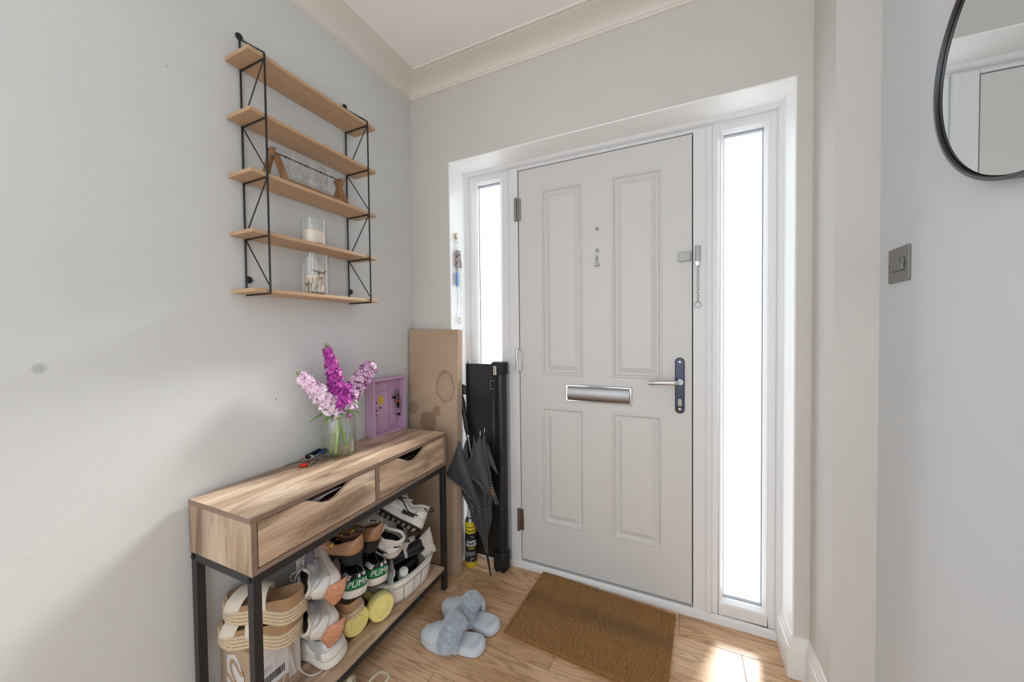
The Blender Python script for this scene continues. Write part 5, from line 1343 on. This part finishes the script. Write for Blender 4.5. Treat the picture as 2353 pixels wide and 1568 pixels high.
dumbbell('yellow dumbbell nearer the parcel under the black trainers', (.190, -.606, SZ + .0502), math.radians(-12), .050)
dumbbell('yellow dumbbell nearer the basket on the lower shelf', (.226, -.514, SZ + .0502), math.radians(-14), .050)
bp = MB().lathe([(0, 0), (.011, 0), (.012, .002), (.012, .028), (.010, .031), (0, .031)], 20, (0, 0, 0), 1).build('white_cap', M['gloss'], None, smooth=40)
bp.location = (.205, -.455, SZ + .0122); bp.rotation_euler = (0, 0, .3); tag(bp, 'small white cap lying behind the right yellow dumbbell', 'cap')

# white washed basket of bits
M['wicker'] = mat('whitewashed_chipwood', (232, 228, 222), .7, var=.08, vscale=16, bump=.0004, bscale=120)
BX, BY = .172, -.333
bk = thing('basket', (BX, BY, SZ), 'white washed chipwood basket of odds and ends on the lower shelf', 'basket')
def bpt(a, z, off=0):
    k = 1 + .16 * z / .10; n = 3.0; ca, sa = math.cos(a), math.sin(a)
    r = (abs(ca / (.092 * k + off)) ** n + abs(sa / (.128 * k + off)) ** n) ** (-1 / n); return V((r * ca, r * sa, z))
BH = .098
MB().grid(lambda u, v: bpt(2 * PI * u, .004 + (BH - .004) * v), 65, 5).build('basket_wall', M['wicker'], bk, smooth=60, solid=.003, off=0)
m = MB(); m.v = [tuple(bpt(2 * PI * k / 48, .003)) for k in range(48)] + [(0, 0, .003)]; m.f = [(k, (k + 1) % 48, 48) for k in range(48)]; m.build('basket_bottom', M['wicker'], bk, solid=.003)
NS = 14
for k in range(NS):
    a = 2 * PI * k / NS; hw_ = .212
    m = MB(); m.grid(lambda u, v: bpt(a + (u - .5) * 2 * hw_, .002 + (BH - .026) * v, .0032 + (.0016 if k % 2 else 0) + .0018 * math.sin(PI * v)), 6, 5); m.build('splint', M['wicker'], bk, smooth=60, solid=.0016, off=0)
for z0, z1, of in ((BH - .026, BH + .001, .0075),):
    m = MB(); m.grid(lambda u, v: bpt(2 * PI * u, lerp(z0, z1, v), of), 65, 3); m.build('rim_band', M['wicker'], bk, smooth=60, solid=.0022, off=0)
    m = MB(); m.grid(lambda u, v: bpt(2 * PI * u, lerp(z0, z1, v), -.004), 65, 3); m.build('rim_band', M['wicker'], bk, smooth=60, solid=.0022, off=0)
def slipon(label, heel, toe, roll):
    t = thing('slip_on_shoe', (0, 0, 0), label, 'shoe', 'black slip on shoes in the basket'); L = (V(toe) - V(heel)).length
    s = Shoe(L, .088, [(0, .044), (.2, .036), (.5, .030), (.62, .040), (.85, .030), (1, .012)], [(0, 72), (.1, 62), (.52, 60), (.62, 90), (1, 90)], [(0, .014), (1, .012)])
    s.upper(M['blk'], t); i = s.insole(mat('brown_grey_insole', (104, 92, 90), .7), t, .003, -.004); s.slab('sole', M['blkr'], t, [(0, lambda q: s.zb(q)), (.003, lambda q: s.zb(q) + .002), (.003, lambda q: s.zb(q) + .013), (-.003, lambda q: s.zb(q) + .016)])
    MB().box(.030, .052, -.018, .018, .0165, .0185).build('insole_patch', mat('insole_label', (196, 190, 182), .6), i)
    MB().tube([s.P(-1 + 2 * k / 60, 1) for k in range(61) if abs(-1 + 2 * k / 60) < .55], .0048, 8).build('collar', M['blk'], t, smooth=60)
    place(t, heel, toe, roll)
slipon('black slip on shoe with brown insole lying tilted on top in the basket', (.225, -.225, SZ + .105), (.115, -.415, SZ + .085), 22)
slipon('black slip on shoe lying lower at the front of the basket', (.190, -.250, SZ + .030), (.175, -.430, SZ + .060), 0)
bt = thing('bottle', (.232, -.378, SZ + .066), 'small white plastic bottle leaning in the front of the basket', 'bottle', rot=(.30, .42, 0))
MB().lathe([(0, 0), (.019, 0), (.0205, .003), (.0205, .030), (.017, .038), (0, .038)], 26).build('bottle_body', mat('translucent_white_plastic', (216, 220, 222), .35), bt, smooth=50)
MB().lathe([(0, .036), (.0178, .036), (.0185, .038), (.0185, .056), (.0165, .058), (0, .057)], 26).build('cap', M['gloss'], bt, smooth=50)
M['film'] = mat('milky_plastic_film', (206, 210, 208), .25, var=.05)
def crumple(name, label, cat, pts, n, amp, m, seed, ink=None):
    A, B, C_, D_ = [V(p) for p in pts]; rs = random.Random(seed); g = [[rs.uniform(-1, 1) for _ in range(n + 1)] for _ in range(n + 1)]
    nrm = (B - A).cross(D_ - A).normalized(); mb = MB()
    def fn(u, v):
        i, j = int(round(u * n)), int(round(v * n)); return A.lerp(B, u).lerp(D_.lerp(C_, u), v) + nrm * g[i][j] * amp
    mb.grid(fn, n + 1, n + 1); o = mb.build(name, m, None, smooth=25, solid=.0008); tag(o, label, cat)
    return o, fn, nrm
o, fn, nr = crumple('plastic_bag', 'crumpled clear plastic bag with black print spilling over the basket end', 'bag', [(.262, -.492, .165), (.268, -.455, .275), (.205, -.415, .290), (.190, -.455, .190)], 7, .006, M['film'], 3)
for w_, ch_, e_, g_ in (('IC', .017, .40, .62), ('Z', .018, .55, .40)):
    A_, B_, C2, D2 = V((.262, -.492, .165)), V((.268, -.455, .275)), V((.205, -.415, .290)), V((.190, -.455, .190))
    p = D2.lerp(A_, e_).lerp(C2.lerp(B_, e_), g_) - nr * (-.010 if nr.dot(V((.75, -.6, .6))) > 0 else .010)
    text('bag_lettering', w_, ch_, M['ink'], o, frame_mtx(p, A_ - D2, B_ - A_), .0003, .0005)
crumple('paper_bag', 'crumpled off-white paper bag standing at the back of the basket', 'bag', [(.250, -.250, .200), (.272, -.200, .215), (.235, -.195, .318), (.195, -.265, .262)], 6, .006, mat('off_white_paper', (204, 198, 188), .7), 6)
crumple('receipt', 'printed white paper slip behind the black slip on shoe', 'paper', [(.205, -.330, .235), (.225, -.262, .230), (.185, -.245, .292), (.165, -.315, .298)], 4, .001, mat('slip_paper', (214, 208, 206), .6), 8)

# parcel under the sandals
pb = thing('parcel', (.006, -.938, SZ), 'brown cardboard parcel with white label and wavy white print on the lower shelf', 'parcel', rot=(0, 0, math.radians(-1)))
PX, PY, PZ = .158, .152, .173
pm = MB().box(0, PX, 0, PY, 0, PZ).build('carton', M['card'], pb, bevel=.0018)
MB().box(.004, PX - .004, -.0012, .0004, PZ - .052, PZ - .001).build('closing_flap', M['card'], pb)
M['prt'] = mat('white_ink_print', (216, 214, 212), .6)
# parcel emblem: a hexagon split by an S shaped channel
M['cardp'] = mat('plain_brown_card', (178, 150, 122), .8)
EX, EZ, EK = .083, .080, .00115
def emb(pl, y, m):
    import bmesh
    bm = bmesh.new(); f = bm.faces.new([bm.verts.new((EX + x * EK, y, EZ + z * EK)) for x, z in pl]); bmesh.ops.triangulate(bm, faces=[f])
    me = bpy.data.meshes.new('emblem_print'); bm.to_mesh(me); bm.free(); return link('emblem_print', me, m, pb, solid=.0003)
emb([(-38, 30), (-38, 44), (2, 60), (26, 34), (40, 12), (42, -40), (20, -56), (-4, -62), (-38, -46)], -.0016, M['prt'])
def ribbon(path, w0, w1):
    pts = bez([V((x, 0, z)) for x, z in path], 6); L_, R_ = [], []
    for i, p in enumerate(pts):
        d_ = (pts[min(i + 1, len(pts) - 1)] - pts[max(i - 1, 0)]).normalized(); nn = V((-d_.z, 0, d_.x)); w_ = lerp(w0, w1, i / (len(pts) - 1))
        L_.append((p.x + nn.x * w_, p.z + nn.z * w_)); R_.append((p.x - nn.x * w_, p.z - nn.z * w_))
    mb = MB(); q = [(EX + x * EK, -.0022, EZ + z * EK) for x, z in L_ + R_]; n = len(L_); mb.add(q, [(i, i + 1, n + i + 1, n + i) for i in range(n - 1)]); return mb.build('emblem_channel', M['cardp'], pb)
ribbon([(38, 22), (24, 18), (8, 32), (-8, 38), (-18, 30), (-18, 12), (-4, -8), (14, -26), (20, -44), (16, -62)], 6.5, 6.0)
ribbon([(-38, -8), (-24, -12), (-8, -26), (0, -40), (-6, -50), (-16, -46)], 6.0, 4.0)
lbx = MB().box(PX + .0002, PX + .0009, .022, .112, .030, PZ - .004).build('address_label', mat('white_label', (226, 226, 228), .5), pb)
MB().box(.090, PX, .018, .105, PZ + .0001, PZ + .0007).build('address_label', bpy.data.materials['white_label'], pb)
m = MB(); rs = random.Random(15); y = .028
while y < .098:
    w_ = rs.choice([.0008, .0012, .002, .003]); m.box(PX + .0009, PX + .0013, y, y + w_, .046, .070); y += w_ + rs.choice([.0010, .0014, .002])
m.build('barcode', M['ink'], lbx)
m = MB()
for z in (.078, .082, .098, .1285): m.box(PX + .0009, PX + .0012, .026, .070 if z > .09 else .060, z, z + .0007)
m.box(PX + .0009, PX + .0012, .072, .0726, .076, .150)
for k in range(6): m.box(PX + .0009, PX + .0012, .028, .028 + rs.uniform(.02, .036), .085 + k * .0021, .0858 + k * .0021)
for k in range(3): m.box(PX + .0009, PX + .0012, .076, .076 + .018 + .006 * (k % 2), .128 - k * .006, .1290 - k * .006)
m.build('label_rules', mat('grey_ink', (150, 150, 158), .6), lbx)
text('handwriting', 'VA', .018, M['ink'], lbx, frame_mtx((PX + .0010, .082, .145), (0, 1, 0), (0, 0, 1)), .0002)
def wavy(pts):
    run = []; runs = []
    for p in pts:
        if .1135 < p[0] < PY - .001 and .003 < p[1] < PZ - .003: run.append((PX + .0006, p[0], p[1]))
        else:
            if len(run) > 1: runs.append(run)
            run = []
    if len(run) > 1: runs.append(run)
    for r_ in runs: MB().tube(r_, .0013, 5).build('wavy_print', M['prt'], pb)
for k in range(26):
    z0 = -.02 + k * .0076
    wavy([(.108 + .046 * i / 24, z0 + .016 * math.sin(i / 24 * 2 * PI + k * .10) + .010 * math.sin(i / 24 * 4.4 + z0 * 40)) for i in range(25)])
for k in range(4):
    y0 = .030 + k * .020; MB().tube([(PX + .0006, y0 + .010 * i / 6, .004 + .022 * sm(i / 6)) for i in range(7)], .0013, 5).build('wavy_print', M['prt'], pb)

# ------------------------------------------------------------------ floor shoes
M['slip'] = mat('grey_blue_suede', (196, 203, 212), .85, var=.05, vscale=30, sheen=.35, bump=.0002, bscale=600)
M['slipsole'] = mat('grey_blue_sole', (194, 200, 209), .6)
M['fur'] = mat('grey_fur', (220, 226, 233), .85, sheen=.3, var=.12, vscale=70)
def slipper(label, heel, toe, seed):
    t = thing('slipper', (0, 0, 0), label, 'slipper', 'grey fluffy slippers'); L = (V(toe) - V(heel)).length
    s = Shoe(L, .104, [(0, .010), (.40, .050), (.52, .060), (.75, .046), (.92, .030), (1, .012)], [(0, 90), (1, 90)], [(0, .024), (1, .022)], heel_w=.84, toe_w=.84, spring=.004, toe_round=.36)
    s.slab('sole', M['slipsole'], t, [(-.003, lambda q: s.zb(q)), (.002, lambda q: s.zb(q) + .003), (.0025, lambda q: s.zb(q) + .019), (-.001, lambda q: s.zb(q) + .0235)])
    s.slab('footbed', M['slip'], t, [(-.002, lambda q: s.zb(q) + .020), (-.003, lambda q: s.zb(q) + .028), (-.010, lambda q: s.zb(q) + .0305), (-.024, lambda q: s.zb(q) + .0285)])
    # vamp: closed toe from the front to the fur band, standing up as an arch
    u0 = math.acos(1 - 2 * .47) / PI
    MB().grid(lambda u, v: (s.P(lerp(u0, 1, u), 2 * v, 0) if v <= .5 else s.P(-lerp(u0, 1, u), 2 - 2 * v, 0)), 20, 25).build('vamp', M['slip'], t, smooth=70, solid=.004, off=-1)
    # fur band over the instep
    def band_(u, v, off=0.0):
        q = lerp(.36, .66, u); w = s.w(q) + .004 + off; a = PI * v; puff = .020 * math.sin(PI * u) ** .6
        return V((s.L * q - .010 * math.sin(a), (w + puff) * math.cos(a), .016 + (s.H(q) + .012 + puff + off) * max(0, math.sin(a)) ** .80))
    b = MB().grid(band_, 12, 25); bo = b.build('fur_band', M['fur'], t, smooth=70, solid=.006, off=-1)
    rs = random.Random(seed); vs = []; fs = []
    for k in range(9000):
        u = rs.uniform(-.02, 1.02); v = rs.uniform(.0, 1.0); p = band_(min(1, max(0, u)), v); q = band_(min(1, max(0, u)), v, .01); n = (q - p).normalized()
        n = (n + V((rs.uniform(-.7, .7) + (u - .5) * 1.2, rs.uniform(-.6, .6), rs.uniform(-.5, .3)))).normalized(); l = rs.uniform(.007, .016); w = rs.uniform(.0006, .0012)
        sd = n.cross(V((rs.uniform(-1, 1), rs.uniform(-1, 1), rs.uniform(-1, 1)))).normalized() * w; i = len(vs)
        vs += [p - sd - n * .001, p + sd - n * .001, p + n * l]; fs.append((i, i + 1, i + 2))
    me = bpy.data.meshes.new('fur'); me.from_pydata([tuple(x) for x in vs], [], fs); fo = link('fur', me, M['fur'], bo); fo['kind'] = 'stuff'
    place(t, heel, toe, 0); return t
slipper('grey fluffy slipper nearer the camera on the oak floor', (.618, -.360, .0005), (.362, -.418, .0005), 1)
slipper('grey fluffy slipper farther back beside the first one', (.628, -.262, .0005), (.352, -.258, .0005), 2)

# taupe strappy sandal under the console edge
M['taupe'] = mat('taupe_rubber', (178, 168, 148), .55, var=.05)
ts = thing('strappy_sandal', (0, 0, 0), 'taupe strappy sandal on the floor half under the console', 'sandal')
s = Shoe(.24, .092, [(0, .01), (1, .01)], [(0, 90), (1, 90)], [(0, .020), (1, .016)], heel_w=.84, toe_w=.85)
s.slab('sole', M['taupe'], ts, [(-.002, lambda q: s.zb(q)), (.002, lambda q: s.zb(q) + .002), (.002, lambda q: s.zb(q) + .020), (-.001, lambda q: s.zb(q) + .022), (-.006, lambda q: s.zb(q) + .018), (-.02, lambda q: s.zb(q) + .016)])
M['tstrap'] = mat('taupe_strap', (196, 186, 164), .5)
def strap_(q0, q1, h, wd, sh=0.0):
    def fn(u, v):
        q = lerp(q0, q1, v); a = PI * v; return V((.24 * q + wd * (u - .5) + sh * math.sin(a), (s.w(lerp(q0, q1, .5)) - .002) * math.cos(a), .014 + h * max(0, math.sin(a)) ** .7))
    return MB().grid(fn, 4, 22).build('strap', M['tstrap'], ts, smooth=70, solid=.003, off=0)
strap_(.62, .66, .045, .022); strap_(.46, .50, .062, .020); strap_(.80, .76, .032, .018)
m = MB(); m.tube(bez([(.075, .034, .018), (.030, .040, .055), (-.012, .0, .072), (.030, -.040, .055), (.075, -.034, .018)], 8), .004, 8); m.build('heel_strap', M['tstrap'], ts, smooth=60)
m = MB(); m.tube([(.118 + .008 * math.cos(a), .042, .040 + .008 * math.sin(a)) for a in [2 * PI * i / 16 for i in range(16)]], .0014, 6, True); m.build('buckle', M['silver'], ts, smooth=60)
place(ts, (.405, -.660, .0005), (.195, -.770, .0005), 0)
